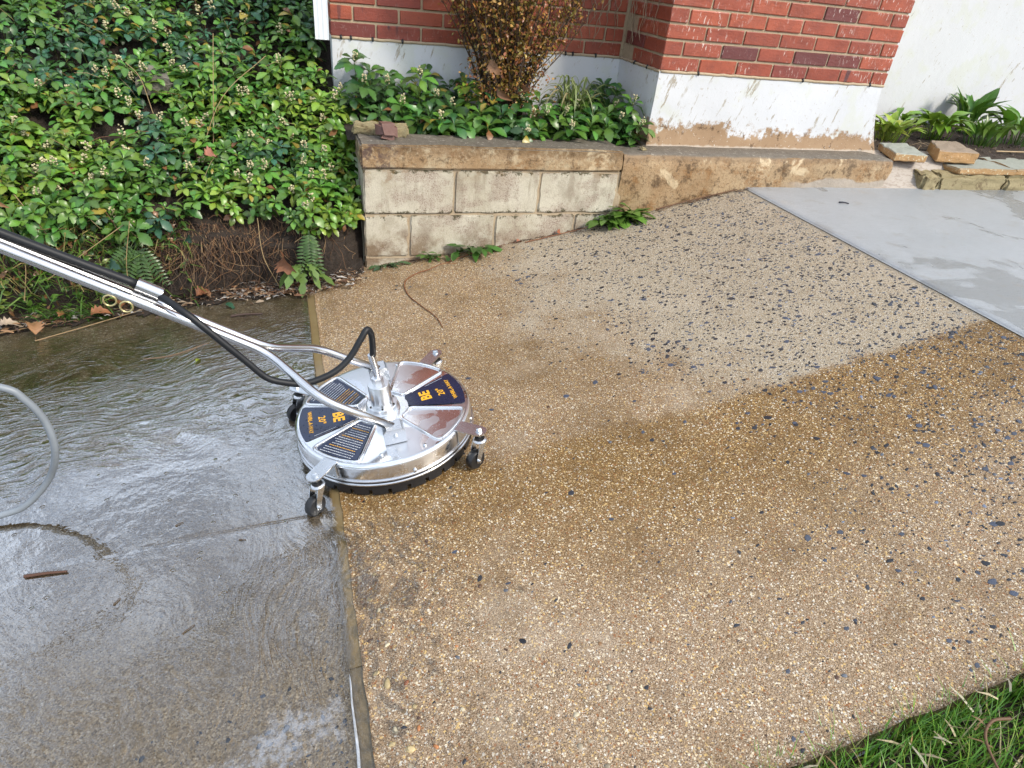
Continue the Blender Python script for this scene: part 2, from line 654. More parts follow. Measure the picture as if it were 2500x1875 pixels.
M_AGG = aggregate_material()
M_LEFT = left_slab_material()
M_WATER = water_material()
M_MUD = muddy_material()
M_PAD = pad_material()
M_SOIL = soil_material()
M_MULCH = soil_material('bark_mulch', (.014, .009, .007), (.06, .036, .026))
M_CHIP = tint_material('stone_chips', 0.42, bump=0.4, var=0.35, vscale=150)
M_LEAF = tint_material('evergreen_leaf', 0.34, bump=0.15, bscale=180, translucent=0.18, var=0.28, vscale=45)
M_DRY = tint_material('dry_plant', 0.65, bump=0.3, var=0.4, vscale=40)
M_GRASS = tint_material('grass_blade', 0.42, bump=0.0, translucent=0.25, var=0.2)
M_FLOWER = tint_material('cream_flower', 0.6, bump=0.0, var=0.15)

# ------------------------------------------------------------------ the ground
# far ground sheet
V, F = grid(lambda u, v: (u, v, gz(u) - 0.12 if abs(u) < 12 else gz(12 if u > 0 else -12) - 0.12), np.concatenate([[-300, -60, -12], np.linspace(-6, 6, 25), [12, 60, 300]]), [-300, -40, -6, -1, 0.2, 0.405])
gmat = G('far_turf')
gc = gmat.mix(gmat.noise(8, 5), (.03, .05, .014), (.06, .075, .02))
gmat = gmat.done(gmat.bsdf(gc, 0.9, gmat.bump(gmat.noise(60, 5), 1.0, 0.02)))
far = tag(np_obj('ground', V, F, gmat), 'dark turf stretching away below the walkway', 'ground', kind='structure')
V, F = grid(lambda u, v: (u, v, -1.2), [-300, -4, 0, 6, 300], [0.4, 5, 300])
tag(np_obj('terrain', V, F, gmat), 'low ground spreading behind the planted bank and house', 'terrain', kind='structure')


def slab(name, x0, x1, y0, y1, mat, depth=0.11, step=0.02, amp=0.0, ragged=None, zf=None):
    zf = zf or gz
    nx = max(2, int((x1 - x0) / step) + 1)
    ny = max(2, int((y1 - y0) / step) + 1)
    xs = np.linspace(x0, x1, nx)
    if x0 == XPAD:
        xs = np.concatenate([[x0, x0 + .004, x0 + .008, x0 + .012], xs[1:]])
        nx = len(xs)
    ys = np.linspace(y0, y1, ny)
    X, Y = np.meshgrid(xs, ys)
    Z = np.array([[zf(a) for a in xs]] * ny)
    for i in range(ny):
        for j in range(nx):
            Z[i, j] += amp * mnoise.noise(Vector((X[i, j] * 9, Y[i, j] * 9, 0))) * 2
    if ragged:
        for i in range(ny):
            d = mnoise.noise(Vector((3.1, ys[i] * 14, 7))) * 0.6 + mnoise.noise(Vector((9.1, ys[i] * 45, 3))) * 0.4
            if 'l' in ragged: X[i, 0] += d * 0.006
            if 'r' in ragged: X[i, -1] += d * 0.005
        for j in range(nx):
            d = mnoise.noise(Vector((xs[j] * 14, 5.1, 7)))
            if 'n' in ragged: Y[0, j] += d * 0.004
    V = np.stack([X, Y, Z], -1).reshape(-1, 3)
    idx = np.arange(nx * ny).reshape(ny, nx)
    F = np.stack([idx[:-1, :-1], idx[:-1, 1:], idx[1:, 1:], idx[1:, :-1]], -1).reshape(-1, 4)
    ring = np.concatenate([idx[0, :], idx[1:, -1], idx[-1, -2::-1], idx[-2:0:-1, 0]])
    W = V[ring].copy()
    W[:, 2] -= depth
    o = len(V)
    n = len(ring)
    k = np.arange(n)
    S = np.stack([ring, o + k, o + (k + 1) % n, ring[(k + 1) % n]], -1)[:, ::-1]
    return np_obj(name, np.vstack([V, W]), np.vstack([F, S]), mat, smooth=False)


walkway = slab('walkway', XJ1, XPAD - 0.003, YLAWN, YW + 0.10, M_AGG, ragged='ln')
tag(walkway, 'sloping exposed aggregate walkway slab, half washed and half brown', 'walkway', kind='structure')
driveway = slab('driveway', -3.2, XJ0, -0.6, 2.86, M_LEFT, ragged='r', step=0.03)
tag(driveway, 'soaked grey brown concrete slab under the running water', 'driveway', kind='structure')
pad = slab('concrete_pad', XPAD, 8.0, -1.0, YW + 0.12, M_PAD, ragged='', step=0.05, amp=0.0, zf=lambda x: 0.434 - 0.007 * max(0.0, 1 - (x - XPAD) / 0.012))
tag(pad, 'smooth light grey concrete pad at the right', 'pad', kind='structure')
# muddy joint between the slabs
V, F = grid(lambda u, v: (u, v, gz(u) - 0.0025), [XJ0 - 0.012, XJ0 + 0.015, XJ1 + 0.012], np.linspace(0.86, 2.80, 60))
tag(np_obj('joint_water', V, F, M_MUD), 'narrow strip of muddy water filling the slab joint', 'water', kind='structure')
V, F = grid(lambda u, v: (u, v, gz(u) - 0.005), [XJ0 - 0.012, XJ1 + 0.012], np.linspace(-0.5, 0.9, 20))
M_SILT = plain('wet_silt', (.15, .115, .065), .3, var=.35, nscale=45, bump=.6, bscale=120)
tag(np_obj('joint_soil', V, F, M_SILT), 'dark dirt at the bottom of the slab joint', 'soil', kind='structure')

# water running over the left slab, with a ragged right margin
ys = np.linspace(-0.55, 2.74, 150)


def water_edge(y):
    e = 0.028 + 0.004 * mnoise.noise(Vector((0, y * 16, 2)))
    if 1.2 < y < 1.95: e += 0.010
    if y < 0.86: e -= 0.015
    if 0.5 < y < 1.34: e = 0.60
    return e


nxw = 60
Vw = []
for yv in ys:
    xe = water_edge(yv)
    for k in range(nxw):
        t = k / (nxw - 1)
        xx = -3.1 + (xe + 3.1) * (1 - (1 - t) ** 1.4)
        Vw.append((xx, yv, gz(xx) + 0.0045 - (0.001 if xx > XJ1 else 0)))
idx = np.arange(nxw * len(ys)).reshape(len(ys), nxw)
Fw = np.stack([idx[:-1, :-1], idx[:-1, 1:], idx[1:, 1:], idx[1:, :-1]], -1).reshape(-1, 4)
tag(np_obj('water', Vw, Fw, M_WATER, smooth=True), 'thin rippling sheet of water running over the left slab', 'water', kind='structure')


# ------------------------------------------------------------------ stones set in the concrete
def stone_cloud(pts, half, aspect, ang, colors, lift, mat, name, parent, angular=0.25, nside=6):
    """low domes, one per row of pts; returns one mesh object"""
    n = len(pts)
    th = np.linspace(0, 2 * np.pi, nside, endpoint=False)[None, :] + rng.uniform(-.25, .25, (n, nside))
    rad = 1 + rng.uniform(-angular, angular, (n, nside))
    lx = np.cos(th) * rad * half[:, None]
    ly = np.sin(th) * rad * half[:, None] * aspect[:, None]
    ca, sa = np.cos(ang)[:, None], np.sin(ang)[:, None]
    wx = lx * ca - ly * sa
    wy = lx * sa + ly * ca
    def ring(s, dz):
        X = pts[:, 0:1] + wx * s
        Y = pts[:, 1:2] + wy * s
        Z = gzs(X) + dz
        return np.stack([X, Y, Z], -1)
    r0 = ring(1.0, -0.002)
    r1 = ring(0.92, (lift * 0.55)[:, None])
    r2 = ring(0.55, lift[:, None])
    V = np.concatenate([r0, r1, r2], 1).reshape(-1, 3)
    k = np.arange(nside)
    k2 = (k + 1) % nside
    base = (np.arange(n) * nside * 3)[:, None, None]
    q = np.stack([k, k2, nside + k2, nside + k], -1)
    q2 = q + nside
    F4 = (base + np.concatenate([q, q2], 0)[None]).reshape(-1, 4)
    # caps as quads (6-gon -> two quads)
    cap = np.array([[0, 1, 2, 3], [0, 3, 4, 5]]) + 2 * nside
    F4 = np.concatenate([F4, (base + cap[None]).reshape(-1, 4)], 0)
    C = np.repeat(colors, nside * 3, axis=0)
    return np_obj(name, V, F4, mat, parent, C=C)


def palette(n, cols, w):
    cols = np.array(cols)
    w = np.array(w, float) / np.sum(w)
    return cols[rng.choice(len(cols), n, p=w)] * rng.uniform(.75, 1.2, (n, 1))


def dark_density(x, y):
    xb = 1.02 + np.maximum(0, 2.15 - y) * 0.5
    nz = np.array([mnoise.noise(Vector((a * 3.2, b * 3.2, 4))) for a, b in zip(x, y)])
    nz2 = np.array([mnoise.noise(Vector((a * 9, b * 9, 8))) for a, b in zip(x, y)])
    dry = (y > 1.36) * np.clip((x - xb + 0.30 + nz * 0.25) / 0.35, 0, 1)
    right = (y <= 1.40) * np.clip((x - 1.12 + nz * 0.35) / 0.6, 0, 1) * 0.80
    nearr = (y <= 1.40) * np.clip((x - .62 - (1.4 - y) * .1 + nz * .3) / .6, 0, 1) * 0.16
    dry = dry * (.62 + .5 * np.clip((x - 1.0) / 1.0, 0, 1))
    d = np.maximum(np.maximum(dry, right), nearr) * np.clip(1.0 + nz2 * 0.7, .15, 1.7)
    return np.maximum(d, 0.02)


N = 40000
px = rng.uniform(XJ1 + .02, XPAD - .02, N)
py = rng.uniform(YLAWN + .015, YW - .02, N)
keep = rng.uniform(0, 1.7, N) < dark_density(px, py)
px, py = px[keep], py[keep]
n = len(px)
half = np.clip(rng.lognormal(math.log(.0042), .44, n), .0018, .0135)
half[py < 1.2] *= 0.92
aspect = rng.uniform(.35, .85, n)
ang = rng.normal(0.35, .55, n)
cols = palette(n, [(.016, .018, .024), (.03, .034, .045), (.055, .065, .09), (.10, .115, .14), (.035, .024, .018), (.16, .19, .26)], [6, 5, 3, 1.4, .8, .5])
order = np.argsort(-half * (1.0 / (0.6 + np.hypot(px, py))))
big, rest = order[:290], order[290:]
stone_cloud(np.stack([px, py], 1)[rest], half[rest], aspect[rest], ang[rest], cols[rest], rng.uniform(.0003, .0007, len(rest)), M_CHIP, 'stone_chips', walkway, 0.3)['kind'] = 'stuff'

# the largest chips singly: twelve shapes shared between them
chip_meshes = []
for k in range(12):
    mb = MB()
    a = [2 * math.pi * (i + random.uniform(-.3, .3)) / 7 for i in range(7)]
    rr = [random.uniform(.65, 1.15) for _ in a]
    asp = random.uniform(.4, .85)
    P = [(math.cos(t) * q, math.sin(t) * q * asp) for t, q in zip(a, rr)]
    cc = tuple(np.array(random.choice([(.016, .018, .024), (.03, .034, .045), (.055, .065, .09), (.07, .085, .125)])) * random.uniform(.8, 1.2))
    V = [(p[0], p[1], -.25) for p in P] + [(p[0] * .93, p[1] * .93, .09) for p in P] + [(p[0] * .6, p[1] * .6, .16) for p in P]
    Fc = []
    for s in (0, 7):
        Fc += [(s + i, s + (i + 1) % 7, s + 7 + (i + 1) % 7, s + 7 + i) for i in range(7)]
    Fc.append(tuple(range(14, 21)))
    mb.add(V, Fc, cc)
    me = mb.mesh('stone_chip')
    me.materials.append(M_CHIP)
    chip_meshes.append(me)
for i in big:
    o = link('stone_chip', random.choice(chip_meshes), None, walkway)
    s = half[i] * 1.1
    o.location = (px[i], py[i], gz(px[i]))
    o.scale = (s, s, min(s, .006))
    o.rotation_euler = (0, -0.17, ang[i])

# pale and brown pebbles all over the walkway
N = 19000
qx = rng.uniform(XJ1 + .008, XPAD - .01, N)
qy = rng.uniform(YLAWN + .01, YW - .01, N)
drym = (qy > 1.40) & (qx > 1.1 + np.maximum(0, 2.15 - qy) * .5)
keep = rng.uniform(0, 1, N) < np.where(drym, .45, 1.0)
qx, qy, drym = qx[keep], qy[keep], drym[keep]
n = len(qx)
nearj = np.clip(1.25 - qy, 0, 1) * np.clip(1.1 - qx, 0, 1)
half = np.clip(rng.lognormal(math.log(.0012), .40, n), .0008, .0036) * (1 + 0.9 * nearj)
bigp = rng.uniform(0, 1, n) < (.012 + .04 * nearj)
half[bigp] = rng.uniform(.0030, .0072, bigp.sum())
cols = palette(n, [(.34, .28, .19), (.33, .215, .10), (.24, .13, .055), (.46, .43, .37), (.09, .045, .025), (.26, .17, .085), (.12, .13, .15), (.03, .03, .035)], [5, 4, 4, 1.6, 2.4, 5, 1.6, 2.0])
stone_cloud(np.stack([qx, qy], 1), half, rng.uniform(.55, .95, n), rng.uniform(0, 3.1, n), cols, half * rng.uniform(.18, .4, n), M_CHIP, 'pebbles', walkway, 0.18)['kind'] = 'stuff'
# larger tan pebbles laid bare along the joint
lp = [(.086, .83, .011), (.105, .80, .017), (.142, .79, .009), (.150, .735, .009), (.106, .70, .012), (.096, .675, .010), (.128, .655, .012), (.095, 1.02, .009), (.112, .985, .010), (.20, .93, .006), (.175, .645, .009), (.125, .60, .013), (.150, .69, .010), (.24, .70, .008), (.21, .765, .007), (.30, .66, .007), (.165, .58, .009), (.45, .62, .009), (.115, 1.09, .008), (.135, .93, .007), (.26, .84, .006), (.118, .89, .010)]
lpa = np.array(lp)
stone_cloud(lpa[:, :2], lpa[:, 2] * .8, rng.uniform(.5, .8, len(lp)), rng.uniform(0, 3, len(lp)), palette(len(lp), [(.52, .40, .20), (.58, .50, .34), (.42, .17, .06), (.28, .10, .04)], [4, 4, 2, 1]), lpa[:, 2] * .3, M_CHIP, 'joint_pebbles', walkway, 0.15)['kind'] = 'stuff'
# specks in the soaked slab
N = 7000
qx = XJ0 - .01 - np.abs(rng.uniform(0, 1, N)) ** 1.3 * 1.6
qy = rng.uniform(.3, 2.75, N)
half = np.clip(rng.lognormal(math.log(.0016), .35, N), .001, .0042)
cols = palette(N, [(.45, .40, .30), (.60, .57, .50), (.30, .2, .1), (.08, .09, .11)], [4, 3, 3, 2])
stone_cloud(np.stack([qx, qy], 1), half, rng.uniform(.5, .95, N), rng.uniform(0, 3.1, N), cols, half * .35, M_CHIP, 'pebbles', driveway, 0.2)['kind'] = 'stuff'
N = 260
qx = XJ0 - .015 - rng.uniform(0, 1, N) ** 1.4 * .42
qy = rng.uniform(.5, .95, N)
k_ = rng.uniform(0, 1, N) < np.clip((1.0 - qy) * 2.2 - (XJ0 - qx) * .8, .05, 1)
qx, qy = qx[k_], qy[k_]
n = len(qx)
half = np.clip(rng.lognormal(math.log(.0042), .4, n), .002, .011)
stone_cloud(np.stack([qx, qy], 1), half, rng.uniform(.45, .85, n), rng.uniform(0, 3.1, n), palette(n, [(.03, .035, .05), (.07, .085, .12), (.14, .16, .2)], [5, 3, 1]), half * .15, M_CHIP, 'stone_chips', driveway, 0.3)['kind'] = 'stuff'

# ------------------------------------------------------------------ materials of the buildings
def brick_material():
    g = G('red_brick')
    r = g.rand()
    p = g.obj()
    tx = g.addv(p, g.vec(r * 37.0, r * 91.0, r * 13.0))
    x, y, z = g.xyz(p)
    base = g.ramp(r, [(0, (.27, .060, .032)), (.3, (.33, .076, .040)), (.55, (.385, .092, .045)), (.78, (.31, .070, .038)), (.9, (.21, .043, .03)), (.97, (.13, .036, .034))])
    n = g.noise(14, 4, 0.6, v=tx)
    c = g.mix((n - 0.5).smooth(-.2, .25) * 0.75, base, g.mix(0.6, base, (.12, .03, .022)))
    c = g.mix((g.noise(70, 4, .7, v=tx) - .56).smooth(0, .1) * .5, c, g.mix(.6, c, (.05, .02, .018)))
    flash = (g.noise(16, 2, 0.5, v=g.scale(tx, (1.0, 1.0, .12))) - 0.66).smooth(0, 0.05) * r.smooth(0.45, 0.8)
    c = g.mix(flash * 0.85, c, (.045, .028, .034))
    # rain marks, lime and painted wet glints: only the front of the house has them, streaked downward
    wx, wy, wz = g.xyz()
    fleck = (g.noise(95, 3, 0.65, v=g.scale(g.pos(), (1.0, 1.0, .32))) - 0.585).smooth(0, 0.05)
    zone = (wx - 1.5).smooth(0.0, 0.4) * 0.85 + 0.15
    zn = (g.noise(6, 3, 0.6) - 0.42).smooth(0, 0.2)
    c = g.mix(fleck * zone * zn * 0.75, c, (.66, .56, .50))
    h = g.noise(120, 4, 0.65, v=tx) + g.noise(30, 3, 0.6, v=g.scale(tx, (1, 1, 4))) * 0.7
    return g.done(g.bsdf(c, 0.55 - zone * 0.15, g.bump(h, 0.6, 0.003), 0.0, 0.45))


def mortar_material():
    g = G('lime_mortar')
    c = g.mix(g.noise(12, 5, 0.65), (.34, .255, .165), (.47, .375, .25))
    c = g.mix((g.noise(70, 4, 0.7) - 0.55).smooth(0, 0.1) * 0.5, c, (.22, .15, .09))
    return g.done(g.bsdf(c, 0.8, g.bump(g.noise(160, 4, 0.7), 0.8, 0.003)))


def stucco_material(name, pier):
    g = G(name)
    x, y, z = g.xyz()
    n = g.noise(2.4, 5, 0.6)
    c = g.mix(n, (.54, .55, .56), (.65, .66, .68))
    c = g.mix((g.noise(7, 4, 0.6) - 0.5).smooth(0, .14) * 0.4, c, (.56, .58, .47))
    # streaks where the paint has scuffed
    sv = g.scale(g.addv(g.pos(), g.vec(z * (-0.35), 0.0, 0.0)), (1.0, 1.0, .22))
    streak = (g.noise(34, 5, 0.72, v=sv) - (0.585 if pier else 0.62)).smooth(0, .04) * (g.noise(2.6, 4, .65) - (.44 if pier else .50)).smooth(0, .08)
    c = g.mix(streak * 0.8, c, (.30, .25, .17))
    flake = (g.noise(55, 4, .7) - .645).smooth(0, .03)
    c = g.mix(flake * 0.55, c, (.36, .29, .19))
    if pier:
        line = 0.690 + (g.noise(3.4, 5, .7) - .5) * .30 + (g.noise(24, 5, .75) - .5) * .22
        bare = (line - z).smooth(-.012, .028) * (x - 1.70).smooth(-.01, .03)
        ren = g.mix(g.noise(9, 5, .65), (.24, .145, .075), (.40, .275, .165))
        ren = g.mix((g.noise(26, 5, .7) - .56).smooth(0, .1) * .8, ren, (.075, .038, .018))
        ren = g.mix((g.noise(85, 3, .7) - .66).smooth(0, .03) * .8, ren, (.68, .66, .58))
        c = g.mix(bare, c, ren)
        foot = (.600 - z + (g.noise(40, 3) - .5) * .02).smooth(0, .01)
        c = g.mix(foot * .6, c, (.58, .52, .44))
    h = g.noise(24, 5, .6) * .6 + g.noise(150, 4, .7) * .5
    return g.done(g.bsdf(c, 0.62, g.bump(h, 0.5, 0.004), 0.0, 0.35))


def block_material():
    g = G('cinder_block')
    x, y, z = g.xyz()
    n = g.noise(4.5, 5, .65)
    c = g.mix(n.smooth(.3, .7), (.45, .405, .305), (.58, .54, .435))
    pores = (g.noise(190, 3, .7) - .53).smooth(0, .08)
    zone = (g.noise(7.5, 4, .65) - .45).smooth(0, .16)
    c = g.mix(pores * (zone * .75 + .18), c, (.17, .115, .085))
    c = g.mix(zone * .42, c, (.30, .215, .17))
    low = (.26 - z + (g.noise(5, 4) - .5) * .3).smooth(-.05, .15)
    c = g.mix(low * (g.noise(10, 5, .7) - .38).smooth(0, .25) * .75, c, (.14, .075, .028))
    # moss hugging the joints
    jz = ((z - .300).abs()).min((z - .503).abs())
    moss = (0.020 - jz + (g.noise(22, 5, .75) - .53) * .17).smooth(0, .015)
    c = g.mix(moss * .9, c, (.055, .048, .018))
    grime = (g.noise(3.2, 5, .7, .4) - .5).smooth(0, .16)
    c = g.mix(grime * .35, c, (.20, .155, .11))
    c = g.mix((z - .40 + (g.noise(6, 3) - .5) * .2).smooth(.05, .12) * (g.noise(16, 4, .7) - .5).smooth(0, .1) * .5, c, (.26, .15, .055))
    run = (g.noise(16, 4, .65, v=g.scale(g.pos(), (1.0, 1.0, .12))) - .54).smooth(0, .1) * (z - .12).smooth(0, .4)
    c = g.mix(run * .38, c, (.17, .12, .075))
    h = g.noise(220, 4, .75) * 1.0 + g.noise(45, 4) * .5
    return g.done(g.bsdf(c, .78, g.bump(h, .9, .004), 0.0, .3))


def ledge_material():
    g = G('stained_concrete')
    x, y, z = g.xyz()
    nrm = g.t.nodes.new('ShaderNodeNewGeometry')
    nx, ny, nz = g.xyz(E(g, nrm.outputs['Normal']))
    n = g.noise(4, 5, .65)
    c = g.mix(n.smooth(.3, .7), (.30, .19, .095), (.43, .315, .185))
    c = g.mix((g.noise(9, 6, .8) - .50).smooth(0, .16) * .8, c, (.24, .115, .035))
    c = g.mix((g.noise(75, 4, .75) - .52).smooth(0, .12) * .55, c, (.10, .06, .03))
    c = g.mix((g.noise(14, 5, .75) - .51).smooth(0, .12) * .8, c, (.075, .042, .018))
    edge_ = (z - .545 + (g.noise(10, 4, .7) - .5) * .06).smooth(0, .03)
    c = g.mix(edge_ * .55, c, (.13, .075, .032))
    c = g.mix((g.noise(6, 4, .65, 0.4) - .58).smooth(0, .08) * .7, c, (.60, .48, .31))
    left = (1.5 - x).smooth(-.05, .12)
    c = g.mix(left * (g.noise(17, 6, .8) - .46).smooth(0, .2) * .6, c, (.50, .42, .28))
    c = g.mix((.47 - x + (g.noise(8, 4, .7) - .5) * .25).smooth(0, .1) * (g.noise(22, 4, .7) - .45).smooth(0, .1) * .8, c, (.075, .045, .04))
    top = nz.smooth(.55, .85)
    grey = g.mix(g.noise(30, 5, .7), (.055, .048, .038), (.19, .17, .14))
    grey = g.mix((g.noise(60, 4, .7) - .6).smooth(0, .06) * .6, grey, (.45, .42, .36))
    c = g.mix(top * .92, c, grey)
    patch = (.475 - z + (g.noise(5, 4, .6) - .5) * .10).smooth(-.004, .01) * (x - 2.45).smooth(0, .2)
    c = g.mix(patch * (1.0 - top), c, g.mix(g.noise(40, 4), (.33, .28, .22), (.42, .36, .30)))
    gl = (g.noise(150, 2) - .74).smooth(0, .02)
    c = g.mix(gl * .6, c, (.75, .70, .6))
    h = g.noise(60, 5, .7) + g.noise(14, 4) * .8
    return g.done(g.bsdf(c, .58, g.bump(h, .8, .006), 0.0, .4))


M_BRICK = brick_material()
M_MORTAR = mortar_material()
M_STUCCO = stucco_material('old_white_stucco', True)
M_WHITE = stucco_material('white_render', False)
M_BLOCK = block_material()
M_LEDGE = ledge_material()
M_BLACK = plain('black_rubber', (.016, .016, .018), .42, bump=.2)
M_VINYL = plain('white_vinyl', (.76, .78, .80), .35, var=.05)
M_WOOD = plain('painted_eaves', (.55, .54, .52), .6)

# ------------------------------------------------------------------ house
BL, BH, BD = .2032, .0573, .0968
UX, CZ = .2127, .0677


def brick_mesh(k):
    rr = random.Random(k)
    bm = bmesh.new()
    bmesh.ops.create_cube(bm, size=1.0)
    for v in bm.verts:
        v.co.x *= BL; v.co.y *= BD; v.co.z *= BH
    bmesh.ops.bevel(bm, geom=bm.edges[:], offset=.0032, segments=1, affect='EDGES')
    for v in bm.verts:
        v.co += Vector((rr.uniform(-1, 1), rr.uniform(-1, 1), rr.uniform(-1, 1))) * .0011
    me = bpy.data.meshes.new('brick')
    bm.to_mesh(me)
    bm.free()
    me.materials.append(M_BRICK)
    return me


BRICKS = [brick_mesh(k) for k in range(8)]
house = empty('house', (1.7, YB, 0.5))
tag(house, 'red brick house with white stucco foundation behind the planting', 'house')
HO = Vector((1.7, YB, 0.5))


def hloc(p):
    return tuple(Vector(p) - HO)


def hbuild(mb, name, mat, parent=None, **k):
    mb.v = [hloc(p) for p in mb.v]
    return mb.build(name, mat, parent or house, **k)


core_l = hbuild(MB().box((.244, YB + .007, ZBR - .01), (1.80, YB + .30, 3.30)), 'brick_wall', M_MORTAR)
XP0 = .2397 + 7 * UX
XP1 = XP0 + 6.5 * UX - .0095
core_p = hbuild(MB().box((XP0 + .007, YF + .007, ZBR - .01), (XP1 - .007, 3.93, 3.30)), 'brick_pier', M_MORTAR)


def course_left(r):
    z = ZBR + .006 + r * CZ + BH / 2
    L = []
    if r % 2 == 0:
        L = [(.2397 + k * UX + BL / 2, YB + BD / 2, z, 0) for k in range(7)]
    else:
        L = [(.2397 + BD / 2, YB + BL / 2, z, 1)] + [(.2397 + .5 * UX + k * UX + BL / 2, YB + BD / 2, z, 0) for k in range(6)] + [(XP0 - .5 * UX + BD / 2 + .002, YB + BL / 2, z, 1)]
    return L


def course_pier(r):
    z = ZBR + .006 + r * CZ + BH / 2
    L = []
    if r % 2 == 0:
        L = [(XP0 + k * UX + BL / 2, YF + BD / 2, z, 0) for k in range(6)] + [(XP0 + 6 * UX + BD / 2, YF + BL / 2, z, 1)]
        y = YF + BD + .0095
    else:
        L = [(XP0 + BD / 2, YF + BL / 2, z, 1)] + [(XP0 + .5 * UX + k * UX + BL / 2, YF + BD / 2, z, 0) for k in range(6)]
        y = YF + BL + .0095
    while y + BL < YB + .02:
        L.append((XP0 + BD / 2, y + BL / 2, z, 1))
        y += UX
    return L


NEAR = 10
def put_brick(parent, b):
    x, y, z, q = b
    o = link('brick', random.choice(BRICKS), None, parent)
    o.location = hloc((x, y + random.uniform(-.001, .001), z))
    o.rotation_euler = ((0, math.pi)[random.random() < .5], random.gauss(0, .003), (math.pi / 2 if q else 0) + random.gauss(0, .003) + (math.pi if random.random() < .5 else 0))


for r in range(NEAR):
    for b in course_left(r): put_brick(core_l, b)
    for b in course_pier(r): put_brick(core_p, b)
for core, fn in ((core_l, course_left), (core_p, course_pier)):
    mb = MB()
    for r in range(NEAR, 34):
        for (x, y, z, q) in fn(r):
            hx, hy = (BD / 2, BL / 2) if q else (BL / 2, BD / 2)
            mb.box((x - hx, y - hy, z - BH / 2), (x + hx, y + hy, z + BH / 2))
    hbuild(mb, 'upper_bricks', M_BRICK, core)['kind'] = 'stuff'


def panel(us, vs_, fn, amp=.003, fs=9):
    def q(u, v):
        p = Vector(fn(u, v))
        d = mnoise.noise(Vector((p.x * fs, p.y * fs, p.z * fs))) * amp
        return p, d
    return q


def stucco(name, mat, x0, x1, yfun, z0, z1, parent, xr=None):
    """front sheet with thickness: yfun(x,z) is the front surface"""
    nx, nz = max(4, int((x1 - x0) / .03)), max(4, int((z1 - z0) / .025))
    xs, zs = np.linspace(x0, x1, nx), np.linspace(z0, z1, nz)
    V, Fq = [], []
    for z in zs:
        for x in xs:
            xx = x
            if xr: xx = x0 + (x - x0) * (xr(z) - x0) / (x1 - x0)
            y = yfun(xx, z) + mnoise.noise(Vector((xx * 7, 1.3, z * 7))) * .003 + mnoise.noise(Vector((xx * 25, 4.3, z * 25))) * .0012
            V.append((xx, y, z))
    n0 = len(V)
    V += [(p[0], 3.90, p[2]) for p in V] if False else []
    for j in range(nz - 1):
        for i in range(nx - 1):
            a = j * nx + i
            Fq.append((a, a + 1, a + nx + 1, a + nx))
    # rim back into the wall
    ring = list(range(nx)) + [j * nx + nx - 1 for j in range(1, nz)] + [(nz - 1) * nx + i for i in range(nx - 2, -1, -1)] + [j * nx for j in range(nz - 2, 0, -1)]
    o = len(V)
    V += [(V[i][0], V[i][1] + .12, V[i][2]) for i in ring]
    m = len(ring)
    Fq += [(ring[k], o + k, o + (k + 1) % m, ring[(k + 1) % m]) for k in range(m)]
    mb = MB().add(V, Fq)
    return hbuild(mb, name, mat, parent, auto=40)


fl = stucco('foundation', M_STUCCO, .243, XP0 + .01, lambda x, z: YB - .003, .50, ZBR, house)
fl['label'] = 'white painted stucco strip under the long brick wall'
fp = stucco('foundation', M_STUCCO, XP0 - .003, XP1 + .012, lambda x, z: YF - .004 - .016 * max(0, (.66 - z) / .1), .55, ZBR, house, xr=lambda z: XP1 - .012 + .115 * ((ZBR - z) / .36) ** 1.6)
fp['label'] = 'white stucco pier base peeling to brown render at the bottom'
# pier side faces
mb = MB()
V = []
nz, ny = 16, 14
for z in np.linspace(.50, ZBR, nz):
    for y in np.linspace(YF - .003, YB, ny):
        V.append((XP0 - .004 + mnoise.noise(Vector((2, y * 9, z * 9))) * .003, y, z))
Fq = [(j * ny + i, j * ny + i + 1, (j + 1) * ny + i + 1, (j + 1) * ny + i) for j in range(nz - 1) for i in range(ny - 1)]
mb.add(V, [f[::-1] for f in Fq])
hbuild(mb, 'foundation', M_STUCCO, house, smooth=True)['label'] = 'shaded white stucco side of the pier base'
hbuild(MB().box((XP0 + .02, YF + .10, .5), (XP1 - .01, 3.92, ZBR - .012)), 'foundation_core', M_STUCCO, house)
# pointing bead under the bricks
for (a, b) in (((.242, YB - .001, ZBR), (XP0, YB - .001, ZBR)), ((XP0 + .004, YF - .001, ZBR), (XP1 - .004, YF - .001, ZBR)), ((XP0 - .001, YF, ZBR), (XP0 - .001, YB, ZBR))):
    pth = [Vector(a).lerp(Vector(b), t) + Vector((mnoise.noise(Vector((t * 40, a[0], 1))) * .002, 0, mnoise.noise(Vector((t * 37, a[0], 5))) * .004)) for t in np.linspace(0, 1, 40)]
    hbuild(MB().tube(pth, .0075, 6), 'mortar_bead', M_MORTAR, house, smooth=True)
